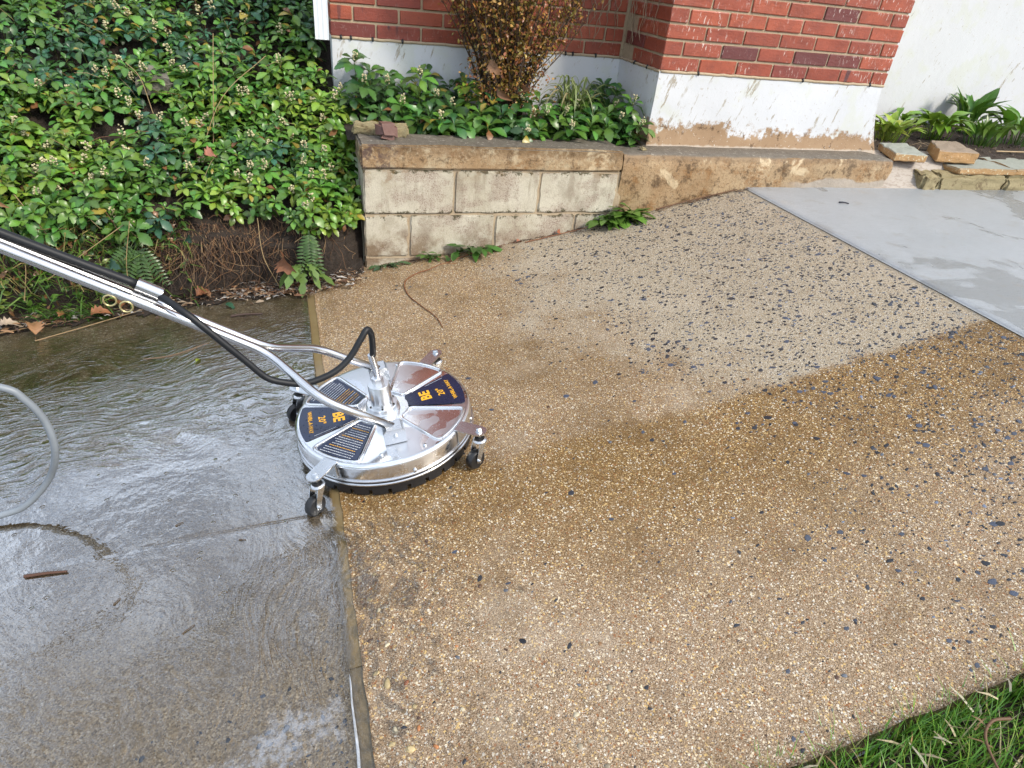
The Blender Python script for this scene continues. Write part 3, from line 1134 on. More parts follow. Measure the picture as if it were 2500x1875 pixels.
# black weep ropes poking out of the lowest joint
for (x, y) in ((.285, YB), (.33, YB), (.43, YB), (.57, YB), (1.41, YB), (1.45, YB), (1.58, YB), (XP0 + UX - .004, YF), (XP0 + 4 * UX - .02, YF), (XP0 + 6 * UX - .006, YF), (XP0, YF + .12), (XP0, YF + .26)):
    o = Vector((x, y, ZBR + .004))
    side = y > YF + .05 and y < YB - .05
    out = Vector((-1, 0, 0)) if side else Vector((0, -1, 0))
    pth = [o - out * .004, o + out * .006 + Vector((0, 0, .004)), o + out * .010 - Vector((0, 0, .004)), o + out * .009 - Vector((0, 0, .012))]
    hbuild(MB().tube(pth, [.005, .006, .0055, .002], 6), 'weep_rope', M_BLACK, house, smooth=True)
white_wall = hbuild(MB(), 'side_wall', M_WHITE, house) if False else None
V, Fq = grid(lambda u, v: (u, 3.90 + mnoise.noise(Vector((u * 3, 2, v * 3))) * .008, v), np.linspace(3.02, 8.0, 60), np.linspace(.45, 3.3, 40))
Vh = [hloc(p) for p in V]
sw = np_obj('side_wall', Vh, Fq[:, ::-1], M_WHITE, house, smooth=True)
sw['label'] = 'plain white rendered wall set back at the right'
hbuild(MB().box((.20, YF - .08, 3.30), (8.2, 5.5, 3.42)), 'eaves', M_WOOD, house)
hbuild(MB().box((.244, YB + .31, .4), (8.0, 6.5, 3.29)), 'wall_core', M_WHITE, house)

# downspout on the house corner
ds = empty('downspout', (.198, 3.455, .93))
tag(ds, 'white ribbed downspout at the left corner of the brick wall', 'downspout')
mb = MB()
w, d = .030, .022
prof = []
for i in range(7):
    xx = -w + 2 * w * i / 6
    prof.append((xx, -d + (.004 if i % 2 else 0)))
prof += [(w, d), (-w, d)]
mb.prism(prof, -.01, 2.3)
mb.build('pipe', M_VINYL, ds, auto=30)
MB().box((-w - .004, -d - .003, .55), (w + .004, d + .012, .575)).build('strap', M_VINYL, ds)

# ------------------------------------------------------------------ retaining wall
rw = empty('retaining_wall', (.30, YW, 0))
tag(rw, 'low cream concrete block retaining wall with stained cap and long ledge', 'wall')
RO = Vector((.30, YW, 0))


def rbuild(mb, name, mat, parent=None, **k):
    mb.v = [tuple(Vector(p) - RO) for p in mb.v]
    return mb.build(name, mat, parent or rw, **k)


def rough_block(lo, hi, seg=.03, amp=.0022, bevel=.006, seed=0):
    bm = bmesh.new()
    bmesh.ops.create_cube(bm, size=1.0)
    c = [(a + b) / 2 for a, b in zip(lo, hi)]
    s = [b - a for a, b in zip(lo, hi)]
    for v in bm.verts:
        v.co = Vector((v.co.x * s[0], v.co.y * s[1], v.co.z * s[2]))
    bmesh.ops.bevel(bm, geom=bm.edges[:], offset=bevel, segments=2, affect='EDGES')
    n = max(1, min(6, int(max(s) / seg)))
    bmesh.ops.subdivide_edges(bm, edges=[e for e in bm.edges if e.calc_length() > seg * 2], cuts=n, use_grid_fill=True)
    bmesh.ops.triangulate(bm, faces=[f for f in bm.faces if len(f.verts) > 4])
    for v in bm.verts:
        p = v.co + Vector(c)
        v.co = p + Vector((mnoise.noise(p * 30 + Vector((seed, 0, 0))), mnoise.noise(p * 30 + Vector((0, seed, 9))), mnoise.noise(p * 30 + Vector((5, 0, seed))))) * amp * 2
    mb = MB()
    bm.verts.index_update()
    mb.add([tuple(v.co) for v in bm.verts], [tuple(v.index for v in f.verts) for f in bm.faces])
    bm.free()
    return mb


Z0, BHH, BLL = .0965, .2032, .4064
XW = .2991
rbuild(MB().box((XW + .008, YW + .007, -.2), (1.545, YW + .196, .50)), 'mortar_core', M_MORTAR)
rows = [(Z0 + BHH, [(0, 1), (1, 2), (2, 3)]), (Z0, [(0, .5), (.5, 1.5), (1.5, 2.5), (2.5, 3)]), (Z0 - BHH, [(0, 1), (1, 2), (2, 3)])]
for zi, cells in rows:
    for (a, b) in cells:
        rbuild(rough_block((XW + a * BLL + .004, YW + random.uniform(-.002, .002), zi + .0045), (XW + b * BLL - .004, YW + .2, zi + BHH - .0045), seed=int(a * 10 + zi * 100)), 'block', M_BLOCK, auto=35)
rbuild(rough_block((XW - .006, YW - .006, .5035), (1.521, YW + .215, .6045), amp=.003, bevel=.008, seed=3), 'cap', M_LEDGE, auto=40)

# poured ledge running on to the right
V, Fq = [], []
xs = np.linspace(1.526, 3.19, 90)
prof = [(0.010, .30), (0.004, .40), (0.0, .46), (0.0, .52), (0.001, .565), (0.010, .584), (0.03, .590), (.10, .590), (.20, .588)]
for x in xs:
    t = (x - 1.526) / 1.66
    for (dy, z) in prof:
        ns = mnoise.noise(Vector((x * 6, z * 9, 3))) * .010 + mnoise.noise(Vector((x * 22, z * 22, 7))) * .005
        zz = z + (mnoise.noise(Vector((x * 9, 3.3, dy * 30))) * .004 if z > .56 else 0)
        if x > 3.05 and z < .50: ns += (x - 3.05) * -.02
        endr = max(0, x - 3.12) / .07
        V.append((x - endr * abs(mnoise.noise(Vector((z * 25, dy * 40, 1)))) * .05, YW + dy + ns + endr * .006, zz - endr * .008 * (z > .56)))
m = len(prof)
for i in range(len(xs) - 1):
    for j in range(m - 1):
        a = i * m + j
        Fq.append((a, a + m, a + m + 1, a + 1))
mb = MB().add(V, Fq)
e0 = (len(xs) - 1) * m
mb.add([V[e0 + j] for j in range(m)] + [(V[e0][0], YW + .2, .3)], [tuple(range(m + 1))])
mb.add([V[j] for j in range(m)] + [(V[0][0], YW + .2, .3)], [tuple(range(m, -1, -1))])
rbuild(mb, 'ledge', M_LEDGE, smooth=False, auto=50)

# mortar apron and stone kerb further right
g_ = G('smeared_mortar')
cm_ = g_.mix(g_.noise(10, 4), (.30, .265, .225), (.40, .35, .30))
cm_ = g_.mix((g_.noise(30, 5, .7, v=g_.scale(g_.pos(), (1, 1, 4))) - .5).smooth(0, .12) * .6, cm_, (.20, .155, .12))
M_SMEAR = g_.done(g_.bsdf(cm_, .7, g_.bump(g_.noise(25, 4, v=g_.scale(g_.pos(), (.6, 1, 5))), .5, .005)))
g_ = G('ochre_fieldstone')
cm_ = g_.mix(g_.noise(8, 5, .65), (.22, .175, .085), (.35, .295, .165))
cm_ = g_.mix((g_.noise(24, 5, .75) - .5).smooth(0, .14) * .8, cm_, (.11, .07, .03))
M_FIELD = g_.done(g_.bsdf(cm_, .75, g_.bump(g_.noise(45, 5, .7), .9, .008)))
g_ = G('lichened_flagstone')
nn_ = g_.t.nodes.new('ShaderNodeNewGeometry')
_, _, nz_ = g_.xyz(E(g_, nn_.outputs['Normal']))
cm_ = g_.mix(g_.noise(20, 5, .7), (.20, .22, .19), (.36, .37, .32))
cs_ = g_.mix(g_.noise(20, 4, .7), (.30, .16, .06), (.46, .29, .13))
cs_ = g_.mix((g_.noise(60, 4, .7) - .57).smooth(0, .06), cs_, (.58, .52, .34))
M_FLAG = g_.done(g_.bsdf(g_.mix(nz_.smooth(.4, .7), cs_, cm_), .75, g_.bump(g_.noise(60, 5, .7), .8, .005)))

kerb = empty('stone_kerb', (3.6, YW, .43))
tag(kerb, 'ochre stone kerb with mortar apron and grey flagstones at the right', 'kerb')
KO = Vector((3.6, YW, .43))


def kbuild(mb, name, mat, parent=None, **k):
    mb.v = [tuple(Vector(p) - KO) for p in mb.v]
    return mb.build(name, mat, parent or kerb, **k)


V, Fq = grid(lambda u, v: (u, YW - .004 + v * .30 + mnoise.noise(Vector((u * 8, v * 6, 2))) * .006 - (.012 if v < .05 else 0), .425 + (.125 * min(1, v / .38)) + .035 * max(0, (v - .38)) + mnoise.noise(Vector((u * 10, v * 9, 5))) * .004), np.linspace(3.10, 3.80, 36), np.linspace(0, 1, 16))
mb = MB().add(V.tolist(), Fq.tolist())
kbuild(mb, 'mortar_apron', M_SMEAR, smooth=True)
x = 3.42
for wd in (.13, .52, .60, .55, .6, .5):
    kbuild(rough_block((x, YW - .03 + random.uniform(-.006, .006), .40), (x + wd - .01, YW + .2, .515), amp=.007, bevel=.014, seed=int(x * 10)), 'kerb_stone', M_FIELD, auto=50)
    x += wd
x = 3.665
for k, wd in enumerate((.46, .5, .55, .5, .5)):
    kbuild(rough_block((x, YW - .012 + random.uniform(-.006, .004), .517), (x + wd - .008, YW + .27, .550 + random.uniform(-.003, .003)), amp=.004, bevel=.006, seed=50 + k), 'flagstone', M_FLAG, auto=45)
    x += wd


def paver(label, quad, z0, th, mat, name='paver', tilt=(0, 0)):
    """quad: four top corners (x,y) counter-clockwise"""
    cx = sum(p[0] for p in quad) / 4
    cy = sum(p[1] for p in quad) / 4
    bm = bmesh.new()
    vs2 = [bm.verts.new((p[0] - cx, p[1] - cy, 0)) for p in quad] + [bm.verts.new((p[0] - cx, p[1] - cy, th)) for p in quad]
    bm.faces.new(vs2[3::-1])
    bm.faces.new(vs2[4:])
    for i in range(4):
        bm.faces.new((vs2[i], vs2[(i + 1) % 4], vs2[4 + (i + 1) % 4], vs2[4 + i]))
    bmesh.ops.bevel(bm, geom=bm.edges[:], offset=.005, segments=1, affect='EDGES')
    bmesh.ops.subdivide_edges(bm, edges=[e for e in bm.edges if e.calc_length() > .05], cuts=5, use_grid_fill=True)
    for v in bm.verts:
        v.co += Vector((mnoise.noise(v.co * 35), mnoise.noise(v.co * 35 + Vector((7, 1, 2))), mnoise.noise(v.co * 35 + Vector((1, 8, 2))))) * .006
    me = bpy.data.meshes.new(name)
    bm.to_mesh(me)
    bm.free()
    o = link(name, me, mat)
    o.location = (cx, cy, z0)
    o.rotation_euler = (tilt[0], tilt[1], 0)
    tag(o, label, name.replace('_', ' '))
    return o


paver('thin grey lichen-topped paver lying beside the pier base', [(3.235, 2.93), (3.445, 2.905), (3.575, 3.185), (3.362, 3.19)], .567, .042, M_FLAG)
g_ = G('coarse_brown_concrete')
nn_ = g_.t.nodes.new('ShaderNodeNewGeometry')
_, _, nz_ = g_.xyz(E(g_, nn_.outputs['Normal']))
ca_ = g_.mix(g_.noise(60, 5, .7), (.20, .15, .11), (.33, .26, .19))
cb_ = g_.mix(g_.noise(30, 5, .7), (.32, .17, .06), (.47, .29, .13))
cb_ = g_.mix((g_.noise(110, 3) - .64).smooth(0, .04), cb_, (.66, .58, .44))
M_BROWNC = g_.done(g_.bsdf(g_.mix(nz_.smooth(.4, .7), cb_, ca_), .75, g_.bump(g_.noise(90, 4, .7), .9, .005)))
paver('thick brown concrete paver with orange broken front edge', [(3.575, 2.955), (3.85, 2.92), (3.975, 3.20), (3.765, 3.20)], .561, .066, M_BROWNC)

# soil of the beds
V, Fq = grid(lambda u, v: (u, v, .575 + (v - 3.06) * .14 + mnoise.noise(Vector((u * 9, v * 9, 1))) * .012), np.linspace(.26, 1.76, 40), np.linspace(3.055, 3.52, 16))
tag(np_obj('planter_soil', V, Fq, M_SOIL, smooth=True), 'dark damp soil of the planter behind the block wall', 'soil', kind='structure')
V, Fq = grid(lambda u, v: (u, v, .550 + (v - 3.06) * .08 + mnoise.noise(Vector((u * 9, v * 9, 1))) * .014), np.linspace(3.16, 8.0, 110), np.linspace(3.09, 3.92, 24))
tag(np_obj('mulch_bed', V, Fq, M_MULCH, smooth=True), 'dark bark mulch bed below the white wall', 'mulch bed', kind='structure')

# ------------------------------------------------------------------ planted bank at the left
BP = [(2.785, -.10), (2.795, .05), (2.815, .15), (2.845, .22), (2.90, .28), (3.05, .38), (3.25, .50), (3.4, .60), (3.6, .75), (3.8, .90), (4.2, 1.10), (5.0, 1.35), (6.5, 1.5)]


def bank(x, s):
    """s in 0..12 walks up the profile"""
    i = min(int(s), len(BP) - 2)
    t = s - i
    y = BP[i][0] * (1 - t) + BP[i + 1][0] * t
    z = BP[i][1] * (1 - t) + BP[i + 1][1] * t
    k = min(1.0, max(0.0, (z + .1) / .3))
    base = gz(x) - .03
    z = z if z > .25 else base + (z + .10) * (.25 - base) / .35
    ofs = mnoise.noise(Vector((x * 2.3, s * .8, 1))) * .05 * k + mnoise.noise(Vector((x * 8, s * 3, 5))) * .02
    if x < -.55: ofs += 0.03 * min(1, (-.55 - x) / .3)
    edge = .05 * mnoise.noise(Vector((x * 3.1, 0, 9)))
    if x > .10: ofs = ofs * .3
    if x > .14 and s < 6: ofs += .16 * (x - .14) / .14
    return Vector((x, y + ofs * .8 + edge * (1 if s < 4 else .4), z + mnoise.noise(Vector((x * 5, s * 2, 3))) * .025 * k))


V, Fq = grid(lambda u, v: tuple(bank(u, v)), np.concatenate([np.linspace(-3.2, -1.4, 14), np.linspace(-1.35, .30, 70)]), np.linspace(0, 11.99, 70))
tag(np_obj('bank', V, Fq, M_SOIL, smooth=True), 'steep dark soil bank behind the left slab', 'bank', kind='structure')
V, Fq = grid(lambda u, v: (u, v, gz(u) + .007 + .018 * max(0, (v - 2.72)) / .1 + mnoise.noise(Vector((u * 12, v * 12, 3))) * .006 + (-.022 if v < 2.70 + .05 * mnoise.noise(Vector((u * 6, 0, 2))) + .03 * mnoise.noise(Vector((u * 19, 0, 4))) + max(0, u - .0) * .55 else 0)), np.linspace(-3.0, .29, 140), np.linspace(2.64, 2.90, 14))
tag(np_obj('dirt_verge', V, Fq, M_SOIL, smooth=True), 'strip of dirt at the foot of the planted bank', 'soil', kind='structure')
# ------------------------------------------------------------------ plants
def leaf_quads(prof, length, fold=.25, droop=.25, twist=0.0):
    """leaf lying along +x; prof = [(t, half width)]"""
    V = []
    for t, w in prof:
        x = t * length
        z = -droop * length * t * t + .10 * length * math.sin(t * math.pi)
        ww = w * length
        V += [(x, -ww, z + fold * ww), (x, 0, z), (x, ww, z + fold * ww)]
    n = len(prof)
    F = []
    for i in range(n - 1):
        a = i * 3
        F += [(a, a + 3, a + 4, a + 1), (a + 1, a + 4, a + 5, a + 2)]
    return np.array(V), np.array(F)


PACHY = [(0, .015), (.22, .05), (.42, .14), (.58, .215), (.68, .27), (.71, .225), (.81, .235), (.84, .17), (.93, .13), (1.0, .012)]
OVAL = [(0, .02), (.15, .10), (.4, .21), (.6, .215), (.8, .14), (.93, .06), (1, .01)]
LANCE = [(0, .02), (.12, .06), (.35, .17), (.55, .185), (.75, .13), (.9, .06), (1, .006)]
TINY = [(0, .03), (.3, .22), (.65, .27), (1, .02)]


def rotm(ax, a):
    return np.array(Matrix.Rotation(a, 3, ax))


def frame(axis, spin=0.0):
    """3x3 with local z along axis"""
    z = Vector(axis).normalized()
    q = Vector((0, 0, 1)).rotation_difference(z)
    return np.array(q.to_matrix()) @ rotm('Z', spin)


class Cloud:
    """collects quads for one mesh"""
    def __init__(s):
        s.V, s.F, s.C, s.n = [], [], [], 0

    def add(s, V, F, C):
        V = np.asarray(V)
        s.V.append(V)
        s.F.append(np.asarray(F) + s.n)
        C = np.asarray(C, float)
        s.C.append(np.broadcast_to(C, (len(V), 3)) if C.ndim == 1 else C)
        s.n += len(V)

    def strip(s, path, w, color, side=None, color2=None, fold=0.0):
        """flat ribbon of three columns along path"""
        P = np.array([tuple(p) for p in path])
        n = len(P)
        w = np.asarray(w) if hasattr(w, '__len__') else np.full(n, w)
        T = np.gradient(P, axis=0)
        if side is None: side = np.array((random.uniform(-1, 1), random.uniform(-1, 1), random.uniform(-.3, .3)))
        S = np.asarray(side)[None] - T * ((T @ np.asarray(side)) / np.maximum(1e-9, (T * T).sum(1)))[:, None]
        S /= np.maximum(1e-9, np.linalg.norm(S, axis=1))[:, None]
        V = np.stack([P - S * w[:, None], P + np.array((0, 0, -fold)) * w[:, None], P + S * w[:, None]], 1).reshape(-1, 3)
        a = np.arange(n - 1) * 3
        F = np.concatenate([np.stack([a, a + 3, a + 4, a + 1], 1), np.stack([a + 1, a + 4, a + 5, a + 2], 1)])
        c1 = np.array(color)
        c2 = np.array(color2) if color2 is not None else c1
        C = np.tile(np.stack([c2, c1, c2]), (n, 1))
        s.add(V, F, C)

    def twig(s, path, r, color, n=5):
        P = [Vector(p) for p in path]
        m = len(P)
        rs = r if hasattr(r, '__len__') else [r] * m
        V = []
        a = (P[1] - P[0]).orthogonal().normalized()
        for i, p in enumerate(P):
            t = (P[min(m - 1, i + 1)] - P[max(0, i - 1)]).normalized()
            a = (a - t * a.dot(t)).normalized()
            b = t.cross(a)
            for k in range(n):
                th = 2 * math.pi * k / n
                V.append(p + (a * math.cos(th) + b * math.sin(th)) * rs[i])
        F = [(i * n + k, i * n + (k + 1) % n, (i + 1) * n + (k + 1) % n, (i + 1) * n + k) for i in range(m - 1) for k in range(n)]
        s.add([tuple(v) for v in V], F, color)

    def build(s, name, mat, parent=None, smooth=True, origin=None):
        V = np.concatenate(s.V)
        if origin is not None: V = V - np.asarray(origin)
        return np_obj(name, V, np.concatenate(s.F), mat, parent, C=np.concatenate(s.C), smooth=smooth)


def rosette_parts(rr, size=1.0, nout=6, nin=3):
    """list of (V,F) leaves, local z up, centre at origin"""
    L = []
    a0 = rr.uniform(0, 6.28)
    for k in range(nout):
        l = .056 * size * rr.uniform(.8, 1.15)
        V, F = leaf_quads(PACHY, l, rr.uniform(.1, .35), rr.uniform(.15, .5))
        pitch = rr.uniform(-.15, .45)
        M = rotm('Z', a0 + 6.28 * k / nout + rr.uniform(-.35, .35)) @ rotm('Y', -pitch) @ rotm('X', rr.uniform(-.35, .35))
        L.append((V @ M.T + np.array((0, 0, rr.uniform(-.012, .003))), F))
    for k in range(nin):
        l = .042 * size * rr.uniform(.7, 1.1)
        V, F = leaf_quads(PACHY, l, rr.uniform(.2, .5), rr.uniform(.0, .35))
        M = rotm('Z', a0 + .5 + 6.28 * k / nin + rr.uniform(-.4, .4)) @ rotm('Y', -rr.uniform(.5, .95))
        L.append((V @ M.T + np.array((0, 0, rr.uniform(0, .006))), F))
    return L


RPROTO = [rosette_parts(random.Random(100 + k), 1.0, random.Random(k).choice([5, 6, 6, 7]), random.Random(k + 9).choice([2, 3, 3, 4])) for k in range(14)]
GREENS = np.array([(.044, .125, .032), (.070, .175, .028), (.098, .225, .032), (.140, .260, .032), (.038, .112, .055)])


def add_rosette(cl, pos, axis, size, col, rr):
    M = frame(axis, rr.uniform(0, 6.28)) * size
    for V, F in rr.choice(RPROTO):
        c = col * rr.uniform(.55, 1.35) * np.array((rr.uniform(.8, 1.35), 1, rr.uniform(.8, 1.2)))
        if rr.random() < .025: c = np.array((.30, .24, .04)) * rr.uniform(.6, 1.1)
        elif rr.random() < .012: c = np.array((.20, .09, .035))
        cc = np.tile(c, (len(V), 1))
        cc[1::3] *= 1.25            # paler midrib
        cl.add(V @ M.T + np.array(tuple(pos)), F, cc)


def add_spike(cl, pos, axis, rr, h=.026):
    M = frame(axis, 0)
    for k in range(rr.randint(14, 20)):
        t = rr.random()
        a = rr.uniform(0, 6.28)
        r0 = .0085 * (1 - .35 * t)
        p = np.array((math.cos(a) * r0, math.sin(a) * r0, t * h))
        d = np.array((math.cos(a), math.sin(a), .5))
        s = rr.uniform(.0022, .0040)
        V = np.array([(-s, -s, -s), (s, -s, -s), (s, s, -s), (-s, s, -s), (-s * .6, -s * .6, s), (s * .6, -s * .6, s), (s * .6, s * .6, s), (-s * .6, s * .6, s)])
        V = V @ frame(d, a).T + p + d * .003
        c = np.array((.56, .50, .29)) * rr.uniform(.7, 1.15)
        cl.add(V @ M.T + np.array(tuple(pos)), [(0, 3, 2, 1), (4, 5, 6, 7), (0, 1, 5, 4), (1, 2, 6, 5), (2, 3, 7, 6), (3, 0, 4, 7)], c)


rr = random.Random(21)
cover, stems, spikes = Cloud(), Cloud(), Cloud()
pts = []
cells = {}


def far_enough(p, d):
    k = (int(p.x // d), int(p.y // d), int(p.z // d))
    for i in (-1, 0, 1):
        for j in (-1, 0, 1):
            for m in (-1, 0, 1):
                for q in cells.get((k[0] + i, k[1] + j, k[2] + m), ()):
                    if (q - p).length < d: return False
    cells.setdefault(k, []).append(p)
    return True


tries = 0
while tries < 22000:
    tries += 1
    x = rr.uniform(-1.75, .275)
    s = rr.uniform(2.7, 10.6)
    p = bank(x, s)
    if x > .20 and p.y > 3.40: continue
    # bare, weedy corner low at the left
    if x < -.52 and p.z < .22 + .14 * mnoise.noise(Vector((x * 6, 0, 4))) + max(0, -.52 - x) * .15 and rr.random() < .85: continue
    if p.z < .27 + .04 * mnoise.noise(Vector((x * 7, 1, 4))) and -.52 < x < .16 and not (x > .02): continue
    if mnoise.noise(Vector((x * 7, p.y * 7, p.z * 7))) < -.42: continue
    if abs(x + .525) < .07 and abs(p.y - 3.34) < .06: continue
    if not far_enough(p, .042 + .010 * (p.y > 3.5)): continue
    e = bank(x, min(11.9, s + .2)) - bank(x, max(0, s - .2))
    nrm = Vector((0, -e.z, e.y)).normalized()
    up = .05 + rr.uniform(0, .065)
    axis = (Vector((0, 0, .75)) + nrm * .7 + Vector((rr.uniform(-.4, .4), rr.uniform(-.35, .25), 0))).normalized()
    grow = (Vector((0, -.35, .75)) + nrm * .45 + Vector((rr.uniform(-.25, .25), rr.uniform(-.2, .2), 0))).normalized()
    tip = p + grow * up
    k = mnoise.noise(Vector((x * 2.4, p.y * 2.4, 7))) + rr.uniform(-.5, .5) + (.30 if p.z < .62 else -.30) + x * .15 + .10
    col = GREENS[1] if k < .05 else (GREENS[2] if k < .5 else GREENS[3])
    if k < -.3: col = GREENS[0] if rr.random() < .5 else GREENS[4]
    add_rosette(cover, tip, axis, rr.choice([.7, .85, .95, 1.05, 1.2]) * rr.uniform(.9, 1.1), col, rr)
    if rr.random() < .75:
        # a lower tier of leaves on the same stem
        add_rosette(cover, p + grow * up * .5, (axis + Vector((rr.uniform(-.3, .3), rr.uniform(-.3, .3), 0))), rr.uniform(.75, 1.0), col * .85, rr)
    stems.twig([p - grow * .02, p + grow * up * .5, tip], .0016, np.array((.12, .14, .04)) * rr.uniform(.6, 1.3), 4)
    pts.append((tip, axis))
    if rr.random() < .12 + (.08 if x < -.5 else 0):
        sp = tip + axis * .008 + Vector((0, 0, .006))
        add_spike(spikes, sp, (axis + Vector((rr.uniform(-.3, .3), rr.uniform(-.3, .3), .3))).normalized(), rr, rr.uniform(.028, .045))
tag(cover.build('ground_cover', M_LEAF), 'dense glossy green ground cover over the bank', 'ground cover', kind='stuff')
# its stems and flowers are part of the same mass
gc_ = bpy.data.objects['ground_cover']
stems.build('stems', M_LEAF, gc_)['kind'] = 'stuff'
spikes.build('flowers', M_FLOWER, gc_)['kind'] = 'stuff'

# planter plants, one by one
PL = [(.684, 3.08, .664, 1, 0), (.758, 3.2, .694, 1, 0), (.851, 3.3, .774, 0, 1), (.875, 3.12, .687, 0, 0), (.981, 3.12, .681, 0, 0), (1.096, 3.2, .741, 1, 0), (1.129, 3.1, .690, 1, 0), (1.19, 3.1, .695, 1, 0), (1.069, 3.0, .640, 1, 0), (1.388, 3.2, .716, 1, 0), (1.466, 3.15, .702, 0, 0), (1.299, 3.02, .656, 1, 0), (1.60, 3.2, .719, 1, 0), (1.592, 3.1, .685, 1, 0), (1.655, 3.13, .76, 1, 0), (1.660, 3.02, .675, 1, 0), (.615, 3.25, .81, 1, 0), (1.593, 3.35, .80, 0, 0), (.52, 3.20, .70, 1, 0), (.47, 3.30, .76, 1, 0), (.58, 3.12, .66, 0, 0), (.36, 3.30, .76, 1, 0), (.33, 3.38, .84, 1, 0), (.62, 3.38, .76, 0, 0), (.78, 3.38, .75, 0, 0), (.95, 3.22, .72, 0, 0), (1.25, 3.18, .70, 0, 0), (1.34, 3.11, .675, 0, 0), (1.50, 3.06, .66, 0, 0), (1.42, 3.07, .66, 0, 0), (.90, 3.06, .645, 0, 0), (1.22, 3.28, .72, 0, 0), (1.50, 3.28, .74, 0, 0), (.70, 3.28, .72, 1, 0), (.42, 3.16, .67, 0, 0), (.80, 3.10, .65, 0, 0), (1.02, 3.08, .655, 0, 0), (1.68, 3.22, .70, 0, 0), (.55, 3.33, .73, 0, 0), (1.14, 3.04, .635, 0, 0), (.40, 3.40, .80, 0, 0), (.48, 3.42, .78, 0, 0), (.68, 3.42, .79, 0, 0), (.30, 3.30, .70, 0, 0), (.86, 3.40, .77, 0, 0), (1.62, 3.42, .78, 0, 0), (1.68, 3.38, .76, 0, 0), (1.30, 3.14, .69, 1, 0), (.64, 3.14, .67, 0, 0), (.74, 3.07, .645, 0, 0), (1.54, 3.15, .70, 0, 0)]
WHERE = {8: 'leafy evergreen plant spilling over the wall cap, cream flower at its centre', 2: 'tall lime green leaf whorl standing at the left of the brown shrub', 15: 'flowering evergreen plant drooping against the white pier base corner', 14: 'tall flowering evergreen plant in the corner beside the shaded pier side', 16: 'tall evergreen plant with cream flower against the white foundation, left of the shrub', 17: 'dark round-leaved plant high against the foundation right of the striped grass'}
ORD = 'first second third fourth fifth sixth seventh eighth ninth tenth eleventh twelfth thirteenth fourteenth fifteenth sixteenth seventeenth eighteenth nineteenth twentieth'.split()
rr = random.Random(5)
for i, (x, y, z, fl_, lime) in enumerate(PL):
    base = Vector((x + rr.uniform(-.02, .02), min(3.44, y + .05), .575 + (y - 3.06) * .14))
    if i == 8: base = Vector((x, 3.08, .58))
    tip = Vector((x, y, z))
    o = empty('pachysandra', base)
    if i in WHERE: tag(o, WHERE[i], 'plant', 'evergreen plants in the planter')
    else:
        row = 'front' if y < 3.15 else 'back'
        same = sorted([q for j, q in enumerate(PL) if j not in WHERE and q[3] == fl_ and (q[1] < 3.15) == (y < 3.15)])
        nth = ORD[same.index(PL[i])]
        tag(o, f'{nth} {"flowering" if fl_ else "flowerless"} evergreen plant from the left in the {row} row of the planter', 'plant', 'evergreen plants in the planter')
    cs, cl, cf = Cloud(), Cloud(), Cloud()
    mid = base.lerp(tip, .55) + Vector((rr.uniform(-.015, .015), rr.uniform(-.01, .01), 0))
    cs.twig([base, mid, tip], [.0026, .0022, .0018], (.16, .20, .05), 5)
    col = GREENS[3] * 1.05 if lime else GREENS[rr.choice([0, 0, 1, 1, 2])] * .95
    ax = Vector((rr.uniform(-.2, .2), -.35, 1)).normalized()
    if i == 8: ax = Vector((0, -.8, .8)).normalized()
    add_rosette(cl, tip, ax, rr.uniform(1.3, 1.65), col, rr)
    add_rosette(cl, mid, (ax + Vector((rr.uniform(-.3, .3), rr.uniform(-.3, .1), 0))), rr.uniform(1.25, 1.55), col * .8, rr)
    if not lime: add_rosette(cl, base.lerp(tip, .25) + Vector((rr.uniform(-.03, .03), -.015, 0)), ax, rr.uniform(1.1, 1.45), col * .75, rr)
    cs.build('stem', M_LEAF, o, origin=base)
    cl.build('leaves', M_LEAF, o, origin=base)
    if fl_:
        add_spike(cf, tip + ax * .010, ax, rr, .042)
        cf.build('flower', M_FLOWER, o, origin=base)

# weathered concrete lump showing through the ground cover
mb = rough_block((-.07, -.06, -.07), (.07, .06, .01), amp=.008, bevel=.015, seed=4)
g_ = G('weathered_concrete')
M_WEATH = g_.done(g_.bsdf(g_.mix(g_.noise(45, 5, .7), (.08, .07, .055), (.22, .20, .165)), .85, g_.bump(g_.noise(120, 4), .8, .004)))
o = mb.build('concrete_block', M_WEATH, auto=40)
o.location = (-.525, 3.43, .735)
o.rotation_euler = (.32, .05, .2)
tag(o, 'weathered grey concrete block peeping out of the ground cover', 'block')

# ---- brown barberry-like shrub
sb = Vector((1.03, 3.27, .60))
shrub = empty('shrub', sb)
tag(shrub, 'upright shrub with thin dark stems and tiny rust and olive leaves', 'shrub')
rr = random.Random(31)
cs, cl, cd = Cloud(), Cloud(), Cloud()
LEAFC = [(.42, .23, .045), (.32, .22, .04), (.42, .18, .05), (.34, .12, .04), (.26, .20, .04), (.48, .28, .08), (.40, .15, .08)]


def shrub_leaf(p, s, rr):
    V, F = leaf_quads(TINY, s, .3, .2)
    M = frame((rr.uniform(-1, 1), rr.uniform(-1, 1), rr.uniform(-.4, 1)), rr.uniform(0, 6.28))
    cl.add(V @ M.T + np.array(tuple(p)), F, np.array(rr.choice(LEAFC)) * rr.uniform(.7, 1.3))


